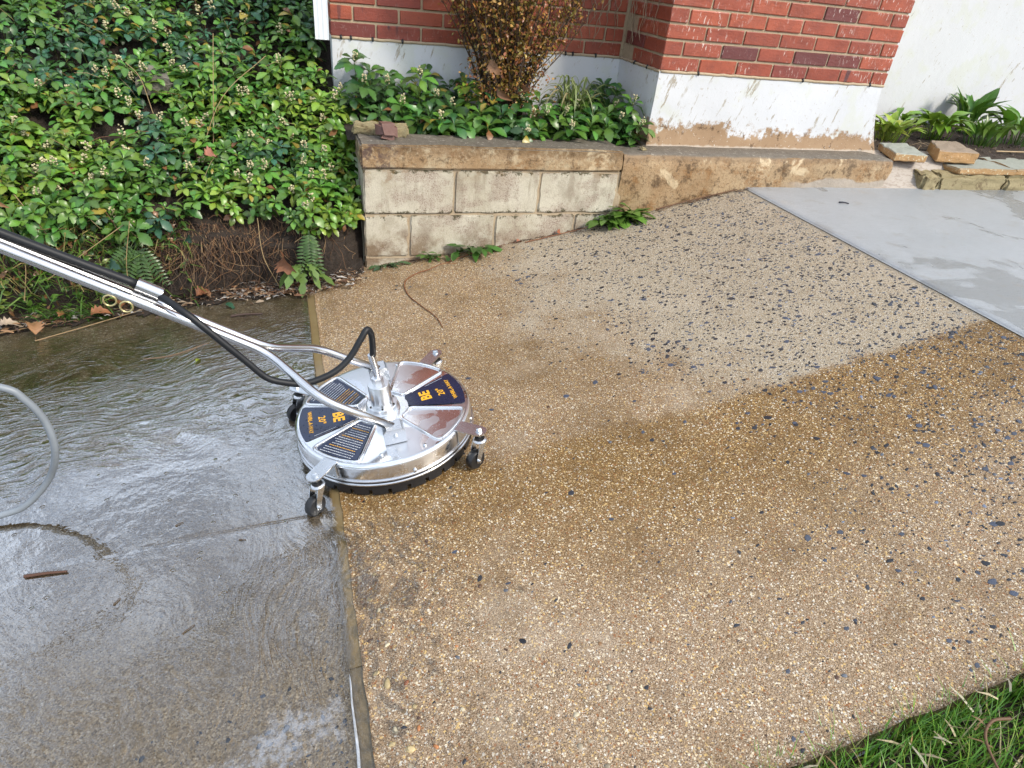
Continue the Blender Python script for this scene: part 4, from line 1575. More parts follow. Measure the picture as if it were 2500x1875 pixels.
for k in range(78):
    a = rr.uniform(0, 6.28)
    q = math.sqrt(rr.random())
    H = rr.uniform(.55, 1.05)
    b = sb + Vector((math.cos(a) * q * .07, math.sin(a) * q * .05, 0))
    spread = .40 * q
    top = sb + Vector((math.cos(a) * spread * 1.0, math.sin(a) * spread * .40, H * (1 - .12 * q)))
    if top.y > YB - .03: top.y = YB - .03 - rr.uniform(0, .03)
    m1 = b.lerp(top, .3) + Vector((math.cos(a) * -.02 + rr.uniform(-.02, .02), rr.uniform(-.02, .02), .05))
    m2 = b.lerp(top, .65) + Vector((rr.uniform(-.03, .03), rr.uniform(-.03, .02), .03))
    path = spline([b, m1, m2, top], 6)
    cs.twig(path, [.0042 * (1 - .75 * i / len(path)) for i in range(len(path))], np.array((.055, .032, .018)) * rr.uniform(.6, 1.5), 5)
    for i in range(3, len(path)):
        for _ in range(rr.randint(2, 3)):
            d = Vector((rr.uniform(-.7, .7), rr.uniform(-.7, .6), rr.uniform(.4, 1.2))).normalized()
            L = rr.uniform(.03, .11)
            t0 = path[i]
            e = t0 + d * L
            if e.y > YB - .015: e.y = YB - .015
            if rr.random() < .8: cs.twig([t0, t0.lerp(e, .5) + Vector((0, 0, .006)), e], [.0013, .001, .0007], (.07, .042, .022), 3)
            for _ in range(rr.randint(1, 4)):
                pp = t0.lerp(e, rr.uniform(.15, 1.05)) + Vector((rr.uniform(-1, 1), rr.uniform(-1, 1), rr.uniform(-1, 1))) * .012
                shrub_leaf(pp, rr.uniform(.013, .024), rr)
for k in range(480):    # low skirt of leaves
    a = rr.uniform(0, 6.28)
    q = rr.uniform(.05, .25)
    shrub_leaf(sb + Vector((math.cos(a) * q, math.sin(a) * q * .55 - .03, rr.uniform(.06, .30))), rr.uniform(.010, .018), rr)
cs.build('stems', M_DRY, shrub, origin=sb)
cl.build('leaves', M_LEAF, shrub, origin=sb)['label'] = 'tiny rust, ochre and olive leaves'

# ---- striped grass behind the planter plants
gb = Vector((1.38, 3.24, .61))
o = empty('striped_grass', gb)
tag(o, 'tuft of arching striped green and cream grass blades beside the shrub', 'grass tuft')
rr = random.Random(12)
cl = Cloud()
for k in range(80):
    a = rr.uniform(0, 6.28)
    L = rr.uniform(.26, .58)
    out = rr.uniform(.05, .24)
    b = gb + Vector((rr.uniform(-.05, .05), rr.uniform(-.04, .04), 0))
    d = Vector((math.cos(a), math.sin(a) * .7, 0))
    path = [b + d * out * (t ** 1.6) + Vector((0, 0, L * (t - .55 * t ** 2.6 * (1 + out * 2)))) for t in np.linspace(0, 1, 9)]
    for q in path: q.y = min(q.y, YB - .02)
    w = .0066 * np.array([.6, .9, 1, 1, .95, .85, .7, .45, .08])
    dead = rr.random() < .12
    cl.strip(path, w, (.30, .24, .10) if dead else np.array((.06, .13, .025)) * rr.uniform(.7, 1.3), (d.y, -d.x, .1), (.42, .36, .2) if dead else (.42, .45, .20), .4)
cl.build('blades', M_GRASS, o, origin=gb)['kind'] = 'stuff'

# ---- dry vine rootlets on the wall in the inner corner
o = empty('dried_vine', (1.66, YB - .02, 1.0))
tag(o, 'pale dried vine strands clinging to the brick inner corner', 'vine')
rr = random.Random(77)
cl = Cloud()
for k in range(16):
    onside = k % 3 == 0
    if onside: p = Vector((XP0 - .012, rr.uniform(3.18, 3.46), rr.uniform(1.25, 1.5)))
    else: p = Vector((rr.uniform(1.45, 1.71), YB - .012, rr.uniform(1.25, 1.5)))
    path = [p.copy()]
    zend = rr.uniform(.95, 1.12)
    while p.z > zend:
        p = p + Vector((0 if onside else rr.gauss(0, .010), rr.gauss(0, .010) if onside else 0, -rr.uniform(.02, .035)))
        path.append(p.copy())
    cl.twig(path, [.0016] * (len(path) - 1) + [.0006], np.array((.42, .34, .22)) * rr.uniform(.7, 1.2), 4)
for k in range(46):   # clinging stubs
    onside = rr.random() < .45
    p = Vector((XP0 - .006, rr.uniform(3.10, 3.47), rr.uniform(.96, 1.35))) if onside else Vector((rr.uniform(1.3, 1.7), YB - .005, rr.uniform(.97, 1.3)))
    cl.twig([p, p + Vector((0, 0, -.006)), p + Vector((rr.uniform(-.004, .004) * (not onside), rr.uniform(-.004, .004) * onside, -rr.uniform(.012, .03)))], .0011, np.array((.50, .40, .28)) * rr.uniform(.7, 1.1), 4)
cl.build('strands', M_DRY, o, origin=(1.66, YB - .02, 1.0))

# ---- hostas coming up below the white wall
def hosta(base, n, lean, size, label, col, upright=.8, seed=0):
    rr = random.Random(seed)
    b = Vector(base)
    o = empty('hosta', b)
    tag(o, label, 'plant', 'young leafy plants below the white wall')
    cl, cs = Cloud(), Cloud()
    for k in range(n):
        a = rr.uniform(0, 6.28)
        r0 = rr.uniform(0, lean)
        root = b + Vector((math.cos(a) * r0 * .8, math.sin(a) * r0 * .55, -.01))
        h = size * rr.uniform(.35, .6)
        neck = root + Vector((math.cos(a) * .02, math.sin(a) * .02, h))
        c = np.array(col) * rr.uniform(.75, 1.3) * np.array((rr.uniform(.8, 1.3), 1, 1))
        cs.twig([root, root.lerp(neck, .5), neck], [.0035, .003, .0022], c * .8, 5)
        V, F = leaf_quads(LANCE, size * rr.uniform(.6, 1.0), rr.uniform(.2, .6), rr.uniform(.15, .6))
        M = rotm('Z', a + rr.uniform(-.6, .6)) @ rotm('Y', -rr.uniform(upright - .4, upright + .4)) @ rotm('X', rr.uniform(-.3, .3))
        cl.add(V @ M.T + np.array(tuple(neck)), F, c)
    cl.build('leaves', M_LEAF, o, origin=b)
    cs.build('stalks', M_LEAF, o, origin=b)


SPRING = (.16, .30, .028)
hosta((3.64, 3.40, .575), 60, .16, .125, 'clump of pale spring green shoots right beside the pier base', (.32, .44, .06), .95, 1)
hosta((3.98, 3.66, .60), 20, .14, .13, 'low green leaves close to the white wall behind the brown paver', SPRING, .6, 2)
hosta((4.08, 3.46, .585), 34, .13, .20, 'broad bright green leafy clump just behind the two pavers', SPRING, .55, 3)
hosta((4.50, 3.62, .59), 22, .11, .22, 'tallest leafy clump with dark green rolled leaves near the white wall', (.07, .20, .022), 1.15, 4)
hosta((4.40, 3.36, .575), 44, .17, .13, 'clump of thin upright green shoots in front of the dark leafy clump', (.10, .20, .03), 1.3, 5)
hosta((4.78, 3.40, .575), 34, .17, .20, 'leafy green clump at the right edge of the mulch bed', (.11, .26, .025), .8, 6)
hosta((5.15, 3.45, .58), 22, .15, .15, 'green leafy clump past the right edge of the picture', SPRING, .8, 7) if False else None
cl = Cloud()
rr = random.Random(3)
for k in range(700):
    x, y = rr.uniform(3.3, 5.6), rr.uniform(3.1, 3.88)
    z = .553 + (y - 3.06) * .08 + rr.uniform(0, .012)
    a = rr.uniform(0, 6.28)
    L = rr.uniform(.008, .03)
    d = Vector((math.cos(a), math.sin(a), rr.uniform(-.2, .3))) * L
    p = Vector((x, y, z))
    cl.strip([p, p + d * .5 + Vector((0, 0, .002)), p + d], [.003, .004, .002], np.array(rr.choice([(.03, .018, .014), (.05, .03, .02), (.10, .06, .04), (.22, .17, .11)])) * rr.uniform(.6, 1.3))
tag(cl.build('bark_chips', M_DRY), 'loose dark bark chips over the mulch bed', 'bark chips', kind='stuff')
cl = Cloud()
for k in range(9):
    p = Vector((3.72 + rr.uniform(-.06, .22), 3.2 + rr.uniform(-.03, .12), .575))
    a = rr.uniform(-.6, .6)
    cl.twig([p, p + Vector((math.cos(a) * .05, math.sin(a) * .05, .02)), p + Vector((math.cos(a) * .11, math.sin(a) * .11, .004))], .0018, (.36, .26, .15), 4)
cl.twig([(4.35, 3.20, .575), (4.6, 3.17, .582), (4.85, 3.16, .575)], .005, (.50, .36, .20), 5)
tag(cl.build('dry_stalks', M_DRY), 'dry straw stalks lying on the mulch between the pavers', 'stalks', kind='stuff')

# ---- weeds at the foot of the block wall
def weed(base, n, L, label, col, seed, flat=.35, spread=(1, .5)):
    rr = random.Random(seed)
    b = Vector(base)
    o = empty('weed', b)
    tag(o, label, 'weed', 'weeds along the foot of the block wall')
    cl = Cloud()
    for k in range(n):
        a = rr.uniform(0, 6.28)
        root = b + Vector((rr.uniform(-1, 1) * spread[0] * L * .8, -abs(rr.uniform(0, 1)) * spread[1] * L * .3, .0))
        root.z = gz(root.x) + .004
        ll = L * rr.uniform(.5, 1.1)
        prof = [(0, .02), (.2, .05), (.3, .12), (.36, .06), (.5, .16), (.57, .08), (.7, .18), (.85, .13), (1, .01)]
        V, F = leaf_quads(prof, ll, rr.uniform(-.1, .4), rr.uniform(.3, .9))
        a2 = math.atan2(-abs(math.sin(a)) - .15, math.cos(a) * 1.4)
        M = rotm('Z', a2) @ rotm('Y', -rr.uniform(flat, flat + .8)) @ rotm('X', rr.uniform(-.4, .4))
        cl.add(V @ M.T + np.array(tuple(root)), F, np.array(col) * rr.uniform(.6, 1.4))
    cl.build('leaves', M_LEAF, o, origin=b)


weed((1.53, YW - .015, gz(1.53)), 95, .115, 'largest green weed clump, at the joint between block wall and ledge', (.11, .22, .035), 1, .35)
weed((.80, YW - .012, gz(.80)), 30, .095, 'small dark green weed under the second wall block', (.05, .13, .022), 2)
weed((.62, YW - .012, gz(.62)), 18, .06, 'sparse low weed left of the small dark green one', (.07, .14, .03), 3)
weed((.40, YW - .02, gz(.40)), 16, .055, 'grey green weed at the bottom left corner of the block wall', (.06, .11, .045), 4, .2)

# ---- ferns and hanging fronds on the bank face
def frond(cl, base, tip, sag, n, w, col, rr):
    b, t = Vector(base), Vector(tip)
    path = [b.lerp(t, q) + Vector((0, 0, -sag * q * q)) for q in np.linspace(0, 1, n)]
    cl.twig(path, [.0014] * n, np.array(col) * .8, 4)
    side = (t - b).cross(Vector((0, -1, .3))).normalized()
    for i in range(2, n):
        q = i / n
        ww = w * (1 - abs(q - .4)) * (1 if q < .9 else .4)
        for s in (-1, 1):
            d = (side * s + (t - b).normalized() * .35).normalized()
            V, F = leaf_quads([(0, .06), (.3, .16), (.7, .13), (1, .02)], ww, .1, .2)
            z = Vector((rr.uniform(-.2, .2), -1, .5)).normalized()
            y_ = z.cross(d).normalized()
            z = d.cross(y_)
            M = np.array([tuple(d), tuple(y_), tuple(z)]).T
            cl.add(V @ M.T + np.array(tuple(path[i])), F, np.array(col) * rr.uniform(.7, 1.3))


def fern(base, fronds, label, seed, col=(.055, .115, .022)):
    rr = random.Random(seed)
    b = Vector(base)
    o = empty('fern', b)
    tag(o, label, 'fern')
    cl = Cloud()
    for (dx, dy, dz, w) in fronds:
        frond(cl, b, b + Vector((dx, dy, dz)), .02, 14, w, col, rr)
    cl.build('fronds', M_LEAF, o, origin=b)


fern((-.60, 2.775, .22), [(-.06, -.045, -.15, .038), (.02, -.05, -.17, .040), (.09, -.045, -.14, .036), (-.12, -.04, -.09, .036)], 'drooping green fern on the bank face above the metal handle', 1)
fern((.06, 2.77, .27), [(-.05, -.06, -.16, .035), (.04, -.07, -.18, .035), (.0, -.06, -.13, .04)], 'narrow fern hanging beside the left end of the block wall', 2)
weed2 = Vector((.03, 2.74, .12))
rr = random.Random(9)
o = empty('wild_plant', weed2)
tag(o, 'pale green lobed weed at the foot of the bank beside the block wall', 'weed')
cl = Cloud()
for k in range(12):
    a = rr.uniform(3.3, 6.1)
    V, F = leaf_quads([(0, .03), (.15, .04), (.22, .13), (.3, .05), (.42, .17), (.5, .07), (.62, .2), (.7, .1), (.85, .17), (1, .02)], rr.uniform(.08, .13), .1, rr.uniform(.5, 1.0))
    M = rotm('Z', a) @ rotm('Y', -rr.uniform(.0, .6))
    cl.add(V @ M.T + np.array(tuple(weed2 + Vector((rr.uniform(-.03, .03), 0, rr.uniform(-.03, .02))))), F, np.array((.13, .21, .05)) * rr.uniform(.7, 1.2))
cl.build('leaves', M_LEAF, o, origin=weed2)

# ---- weedy tangle at the lower left of the bank
rr = random.Random(44)
cl = Cloud()
for k in range(3000):
    x = rr.uniform(-1.5, -.42)
    s = rr.uniform(.3, 5.2)
    p = bank(x, s)
    if p.z > .30 + max(0, -.52 - x) * .3: continue
    if x > -.55 and rr.random() < .6: continue
    kind = rr.random()
    d = Vector((rr.uniform(-1, 1), -rr.uniform(.1, .9), rr.uniform(-.3, .9))).normalized()
    if kind < .5:
        L = rr.uniform(.05, .14)
        path = [p, p + d * L * .5 + Vector((0, -.005, .012)), p + d * L + Vector((0, -.01, -.01))]
        cl.strip(path, [.0022, .0026, .0005], np.array(rr.choice([(.10, .20, .03), (.15, .25, .045), (.07, .14, .03), (.32, .26, .10)])) * rr.uniform(.6, 1.3))
    else:
        V, F = leaf_quads(rr.choice([OVAL, PACHY, LANCE]), rr.uniform(.018, .045), .2, .3)
        M = frame(d, rr.uniform(0, 6.28)) @ rotm('Y', rr.uniform(-.6, .6))
        cl.add(V @ M.T + np.array(tuple(p + d * .02)), F, np.array(rr.choice([(.07, .16, .028), (.11, .22, .035), (.05, .11, .03), (.19, .24, .045), (.24, .12, .05)])) * rr.uniform(.6, 1.3))
tag(cl.build('undergrowth', M_LEAF), 'tangled weedy undergrowth at the lower left of the bank', 'undergrowth', kind='stuff')

# ---- bare roots and dry stems
rr = random.Random(8)
cl = Cloud()
for k in range(1150):
    x = rr.gauss(-.33, .19) if k < 900 else rr.uniform(-1.2, .22)
    if x > .24: continue
    p = bank(x, rr.uniform(2.4, 4.2)) + Vector((0, -.008, 0))
    L = rr.uniform(.05, .27)
    path = [p.copy()]
    v = Vector((rr.gauss(0, .35), -rr.uniform(.1, .6), -1)).normalized()
    for i in range(6):
        p = p + v * L / 6
        v = (v + Vector((rr.gauss(0, .42), rr.gauss(-.02, .22), rr.gauss(-.03, .3)))).normalized()
        p.z = max(p.z, gz(p.x) + .006)
        path.append(p.copy())
    cl.twig(path, [.0013, .0013, .0012, .0011, .001, .0008, .0005], np.array(rr.choice([(.24, .12, .05), (.13, .06, .028), (.07, .035, .018), (.32, .20, .10), (.035, .02, .012), (.035, .02, .012)])) * rr.uniform(.5, 1.3), 4)
tag(cl.build('roots', M_DRY), 'mat of bare brown roots hanging from the cut bank', 'roots', kind='stuff')
cl = Cloud()
for k in range(120):
    t_, ax = rr.choice(pts)
    if t_.y > 3.7: continue
    d = Vector((rr.uniform(-1, 1), rr.uniform(-.7, .2), rr.uniform(-.5, .8))).normalized()
    L = rr.uniform(.06, .20)
    p = t_ + Vector((0, -.01, rr.uniform(-.02, .02)))
    cl.twig([p - d * L * .4, p + Vector((0, 0, .012)), p + d * L * .6], [.0011, .0013, .0008], np.array(rr.choice([(.40, .28, .14), (.30, .24, .10), (.22, .10, .05)])) * rr.uniform(.7, 1.2), 4)
for a, b, c in (((-.36, 3.10, .46), (-.24, 3.2, .70), (-.05, 3.28, .86)), ((-.30, 3.15, .5), (-.27, 3.22, .75), (-.25, 3.3, .93)), ((-.52, 3.22, .62), (-.55, 3.26, .75), (-.60, 3.30, .80)), ((-1.0, 2.9, .38), (-.88, 2.80, .20), (-.82, 2.76, .03)), ((-1.02, 2.83, .3), (-1.0, 2.8, .15), (-1.03, 2.76, .0)), ((-.62, 2.80, .30), (-.75, 2.74, .22), (-.92, 2.73, .1)), ((-.60, 2.76, .32), (-.64, 2.73, .15), (-.645, 2.72, .0)), ((-.14, 2.84, .30), (-.13, 2.76, .16), (-.07, 2.72, .02))):
    cl.twig(spline([a, b, c], 6), .0019, (.34, .24, .11), 4)
tag(cl.build('dry_stems', M_DRY), 'thin dry stems sticking out of the ground cover', 'dry stems', kind='stuff')

# ---- lawn in the near right corner
V, Fq = grid(lambda u, v: (u, v, gz(u) - .062 + .02 * mnoise.noise(Vector((u * 7, v * 7, 1)))), np.linspace(-.2, 2.6, 60), np.linspace(-.6, YLAWN - .004, 24))
tag(np_obj('lawn_soil', V, Fq, M_SOIL, smooth=True), 'dark earth under the lawn beside the walkway', 'soil', kind='structure')
rr = random.Random(15)
N = 15000
bx = rng.uniform(.35, 2.0, N)
by = YLAWN - .004 - np.abs(rng.uniform(0, 1, N)) ** 1.2 * .62
edge_k = rng.uniform(0, 1, N) < .05
by[edge_k] = YLAWN - rng.uniform(.001, .02, edge_k.sum())
dens = np.array([mnoise.noise(Vector((a * 7, b * 7, 3))) for a, b in zip(bx, by)])
k_ = rng.uniform(-.55, .35, N) < dens + .12
bx, by = bx[k_], by[k_]
n = len(bx)
Lb = rng.uniform(.05, .115, n)
aa = rng.uniform(0, 6.28, n)
lean = rng.uniform(.15, .85, n)
P0 = np.stack([bx, by, gzs(bx) - .064], 1)
D = np.stack([np.cos(aa), np.sin(aa), np.zeros(n)], 1)
S = np.stack([-np.sin(aa), np.cos(aa), np.zeros(n)], 1)
cols_ = palette(n, [(.11, .28, .03), (.16, .35, .04), (.085, .21, .03), (.24, .34, .05), (.46, .39, .2)], [4, 4, 3, 1.8, 1.2])
Vs = []
for t, w in ((0, 1), (.4, .9), (.75, .6), (1, .08)):
    c = P0 + D * (Lb * lean * t ** 1.7)[:, None] + np.array((0, 0, 1)) * (Lb * (t - .25 * lean * t * t))[:, None]
    ww = (.0014 * w * rng.uniform(.8, 1.2, n))[:, None]
    Vs += [c - S * ww, c + S * ww]
V = np.stack(Vs, 1).reshape(-1, 3)
base = (np.arange(n) * 8)[:, None]
Fq = np.concatenate([base + np.array([[0, 1, 3, 2]]) + 2 * j for j in range(3)])
tag(np_obj('grass', V, Fq, M_GRASS, C=np.repeat(cols_, 8, 0)), 'lush green lawn grass in the near right corner', 'grass', kind='stuff')
cl = Cloud()
for k in range(260):
    p = Vector((rr.uniform(.7, 1.7), YLAWN - rr.uniform(.005, .4), 0))
    p.z = gz(p.x) - .03 + rr.uniform(0, .045)
    a = rr.uniform(0, 6.28)
    d = Vector((math.cos(a), math.sin(a), rr.uniform(-.1, .3))) * rr.uniform(.02, .06)
    cl.strip([p, p + d * .5 + Vector((0, 0, .004)), p + d], [.0018, .0022, .0008], np.array(rr.choice([(.42, .34, .2), (.30, .18, .08), (.5, .44, .3)])) * rr.uniform(.7, 1.2))
tag(cl.build('thatch', M_DRY), 'bits of dead thatch among the lawn grass', 'thatch', kind='stuff')
# small grass tuft at the bank foot, far left
cl = Cloud()
gb = Vector((-.86, 2.735, gz(-.86)))
for k in range(110):
    b = gb + Vector((rr.gauss(0, .09), rr.gauss(0, .02), 0))
    a = rr.uniform(2.6, 6.8)
    L = rr.uniform(.05, .13)
    d = Vector((math.cos(a), math.sin(a), 0))
    path = [b + d * L * .8 * t ** 1.5 + Vector((0, 0, L * (t - .5 * t * t))) for t in np.linspace(0, 1, 5)]
    cl.strip(path, [.002, .002, .0018, .0012, .0003], np.array((.08, .19, .03)) * rr.uniform(.6, 1.4), (d.y, -d.x, 0))
o = empty('grass_tuft', gb)
tag(o, 'small green grass tuft at the bank foot under the handle', 'grass tuft')
cl.build('blades', M_GRASS, o, origin=gb)['kind'] = 'stuff'
# ------------------------------------------------------------------ flat surface cleaner
def steel_material(name='stainless_steel', rough=.16, col=(.74, .74, .75), wetspots=True):
    g = G(name)
    p = g.obj()
    n = g.noise(9, 4, .6, v=p)
    c = g.mix(n, tuple(v * .88 for v in col), col)
    r = (n - .5) * .10 + rough
    nr = g.bump(g.noise(14, 3, .5, v=p), .05, .01)
    if wetspots:
        film = (g.noise(7, 3, .5, .6, v=p) - .53).smooth(0, .02)
        r = r + film * .13
        c = g.mix(film * .5, c, tuple(v * .88 for v in col))
        drops = (g.voro(130, v=p, out='Distance')).smooth(.22, .10) * (g.noise(18, 3, v=p) - .5).smooth(0, .1)
        nr = g.bump(drops, .4, .002, nr)
    return g.done(g.bsdf(c, r, nr, 1.0))


M_STEEL = steel_material('stainless_steel', .16, (.84, .84, .85))
M_TUBE = steel_material('polished_tube', .24, (.62, .62, .63), False)
M_ALU = steel_material('turned_aluminium', .30, (.80, .81, .82), False)
M_ZINC = steel_material('zinc_plate', .26, (.68, .70, .72), False)


def decal_material(name, col):
    g = G(name)
    p = g.obj()
    drops = (g.voro(90, v=p, out='Distance')).smooth(.30, .12) * (g.noise(12, 3, v=p) - .47).smooth(0, .1)
    c = g.mix(g.noise(20, 3, v=p), tuple(v * .8 for v in col), tuple(v * 1.2 for v in col))
    return g.done(g.bsdf(c, .16, g.bump(drops, .6, .002), 0.0, .5))


M_NAVY = decal_material('navy_label', (.010, .017, .045))
M_YELLOW = plain('yellow_print', (.80, .40, .020), .35, var=.04)
M_WPRINT = plain('white_print', (.55, .58, .62), .4, var=.04)
M_HOSE = plain('black_hose', (.008, .009, .011), .48, var=.2, bump=.15, bscale=400, spec=.35)
M_GREYHOSE = plain('grey_hose', (.20, .225, .25), .45, var=.3, nscale=14, bump=.3, bscale=60)
M_WHEEL = plain('black_wheel', (.012, .012, .013), .35)
M_BRUSH = plain('black_skirt', (.010, .010, .011), .5, bump=.3)
M_BRASS = plain('pale_brass', (.62, .52, .26), .3, metallic=.9, var=.08)

DN = Vector((-.150, .006, 1)).normalized()
DC = Vector((.2084, 1.600, .1547))
HD = .117
ex = (Vector((1, 0, 0)) - DN * DN.x).normalized()
ey = DN.cross(ex)
base = DC - DN * HD
MW = Matrix(((ex.x, ey.x, DN.x, base.x), (ex.y, ey.y, DN.y, base.y), (ex.z, ey.z, DN.z, base.z), (0, 0, 0, 1)))
MI = MW.inverted()
sc = empty('surface_cleaner', M=MW)
tag(sc, 'round stainless steel flat surface cleaner on four casters with long handle', 'surface cleaner')


def W(p):
    return MI @ Vector(p)


Rk = .258
H0 = HD
# deck: top pan with rolled edge, side band, bead
prof = [(.0, H0 - .003), (.045, H0 - .002), (.244, H0 - .0005), (.250, H0 - .001), (.2545, H0 - .003), (.2575, H0 - .007), (.2585, H0 - .013), (.2585, H0 - .056), (.253, H0 - .056), (.251, H0 - .010), (.0, H0 - .009)]
deck = MB().lathe(prof, 128).build('deck', M_STEEL, sc, auto=35)
MB().lathe([(.2575, H0 - .0500), (.2620, H0 - .0515), (.2632, H0 - .0545), (.2620, H0 - .0575), (.2575, H0 - .059)], 128, closed=True).build('bead', M_TUBE, sc, smooth=True)
MB().lathe([(.2575, H0 - .0605), (.2640, H0 - .062), (.2655, H0 - .0655), (.2640, H0 - .069), (.2575, H0 - .0705)], 128, closed=True).build('bead', M_TUBE, sc, smooth=True)
# notched black skirt
mb = MB()
nt = 30
for k in range(nt):
    a0 = 2 * math.pi * k / nt
    a1 = 2 * math.pi * (k + .80) / nt
    a2 = 2 * math.pi * (k + 1) / nt
    for (b0, b1, zl) in ((a0, a1, .009), (a1, a2, .026)):
        V, Fq = [], []
        m = 4
        for i in range(m):
            t = b0 + (b1 - b0) * i / (m - 1)
            for (rq, z) in ((.2555, H0 - .068), (.2555, zl), (.2485, zl), (.2485, H0 - .068)):
                V.append((rq * math.cos(t), rq * math.sin(t), z))
        for i in range(m - 1):
            for j in range(4):
                Fq.append((i * 4 + j, i * 4 + (j + 1) % 4, (i + 1) * 4 + (j + 1) % 4, (i + 1) * 4 + j))
        Fq += [(0, 1, 2, 3), (m * 4 - 1, m * 4 - 2, m * 4 - 3, m * 4 - 4)]
        mb.add(V, [f[::-1] for f in Fq])
mb.build('skirt', M_BRUSH, sc)
for a in (-80, -20, 60, 150, 230):
    t = R(a)
    o = MB().lathe([(.0055, 0), (.0055, .003), (.003, .005)], 10).build('rivet', M_ZINC, sc, smooth=True)
    o.location = (math.cos(t) * .2585, math.sin(t) * .2585, H0 - .044)
    o.rotation_euler = Vector((math.cos(t), math.sin(t), 0)).to_track_quat('Z', 'Y').to_euler()


def wedge(ac, hw, r0, r1, n=10, rc=.012):
    """outline of an annular sector with rounded corners, counter-clockwise"""
    a0, a1 = R(ac - hw), R(ac + hw)
    P = []
    d1 = rc / r1
    d0 = rc * .8 / r0
    P += [(r1, a0 + d1 + (a1 - a0 - 2 * d1) * i / n) for i in range(n + 1)]
    P += [(r1 - rc * .3, a1 - d1 * .3), (r1 - rc, a1)]
    P += [(r0 + rc, a1), (r0 + rc * .3, a1 - d0 * .3)]
    P += [(r0, a1 - d0 + (a0 - a1 + 2 * d0) * i / 4) for i in range(5)]
    P += [(r0 + rc * .3, a0 + d0 * .3), (r0 + rc, a0), (r1 - rc, a0), (r1 - rc * .3, a0 + d1 * .3)]
    return [(r * math.cos(a), r * math.sin(a)) for r, a in P]


def emboss(ac, hw, r0, r1):
    P = wedge(ac, hw, r0, r1)
    path = [Vector((p[0], p[1], H0 + .0005)) for p in P]
    path.append(path[0])
    return MB().tube(path, .0048, 8, caps=False).build('rib', M_STEEL, sc, smooth=True)


for ac in (-40, -132, 137, 50):
    emboss(ac, 19.0, .078, .243)
for ac in (5, 180):
    p = MB().prism(wedge(ac, 20.5, .074, .2440, rc=.008), H0 + .0002, H0 + .0016).build('label', M_NAVY, sc)
    p['label'] = 'navy label with yellow lettering'
for ac in (-132, 137):
    p = MB().prism(wedge(ac, 17.0, .086, .2360, rc=.006), H0 + .0002, H0 + .0016).build('label', M_NAVY, sc)
    p['label'] = 'navy warning label with rows of small print'


def lettering(txt, size, mat, origin, ang, spread=1.0, bold=.0, sx=1.0):
    """text standing on the deck: baseline direction ang, centred at origin"""
    cu = bpy.data.curves.new('lettering', 'FONT')
    cu.body = txt
    cu.size = size
    cu.align_x = 'CENTER'
    cu.align_y = 'CENTER'
    cu.offset = bold
    cu.space_character = spread
    cu.resolution_u = 2
    tmp = bpy.data.objects.new('tmp', cu)
    COL.objects.link(tmp)
    dg = bpy.context.evaluated_depsgraph_get()
    me = bpy.data.meshes.new_from_object(tmp.evaluated_get(dg))
    bpy.data.objects.remove(tmp)
    me.name = 'lettering'
    me.materials.clear()
    o = link('lettering', me, mat, sc)
    o.location = origin
    o.rotation_euler = (0, 0, ang)
    o.scale = (sx, 1, 1)
    o['label'] = 'lettering ' + txt.replace('"', ' inch')
    return o


for ac in (5, 180):
    a = R(ac)
    u = Vector((math.cos(a), math.sin(a), 0))
    rot = a + math.pi / 2
    zt = H0 + .0022
    lettering('BE', .044, M_YELLOW, u * .132 + Vector((0, 0, zt)), rot, 1.0, .0016, 1.0)
    lettering('20"', .028, M_YELLOW, u * .179 + Vector((0, 0, zt)), rot, 1.05, .0005)
    lettering('WHIRL-A-WAY', .0170, M_YELLOW, u * .212 + Vector((0, 0, zt)), rot, 1.0, .0003, .92)
    # thin rule at the label edge
    v = Vector((-math.sin(a), math.cos(a), 0))
    e = R(ac + 18.4)
    d = Vector((math.cos(e), math.sin(e), 0))
    s = Vector((-math.sin(e), math.cos(e), 0))
    P = [d * .15 - s * .0006, d * .215 - s * .0006, d * .215 + s * .0006, d * .15 + s * .0006]
    MB().add([(q.x, q.y, zt) for q in P], [(0, 1, 2, 3)]).build('rule', M_WPRINT, sc)
# rows of fine print on the two warning labels
for ac, warm in ((-132, .12), (137, .35)):
    a = R(ac)
    u = Vector((math.cos(a), math.sin(a), 0))
    v = Vector((-math.sin(a), math.cos(a), 0))
    mw, my = MB(), MB()
    rr = random.Random(int(ac))
    rads = np.linspace(.098, .227, 15)
    for q in rads:
        wmax = q * math.tan(R(14.6))
        x = -wmax * rr.uniform(.75, 1)
        yel = rr.random() < warm
        while x < wmax * rr.uniform(.8, 1):
            L = rr.uniform(.002, .0075)
            p0 = u * q + v * x
            p1 = u * q + v * min(wmax, x + L)
            hh = u * .0011
            Pq = [p0 - hh, p1 - hh, p1 + hh, p0 + hh]
            (my if yel else mw).add([(k.x, k.y, H0 + .0021) for k in Pq], [(0, 1, 2, 3)])
            x += L + rr.uniform(.0012, .0022)
    for m_, mt_, wd in ((mw, M_WPRINT, 'white'), (my, M_YELLOW, 'yellow')):
        if m_.v:
            sp_ = m_.build('small_print', mt_, sc)
            sp_['label'] = f'rows of small {wd} print'
            sp_['kind'] = 'stuff'

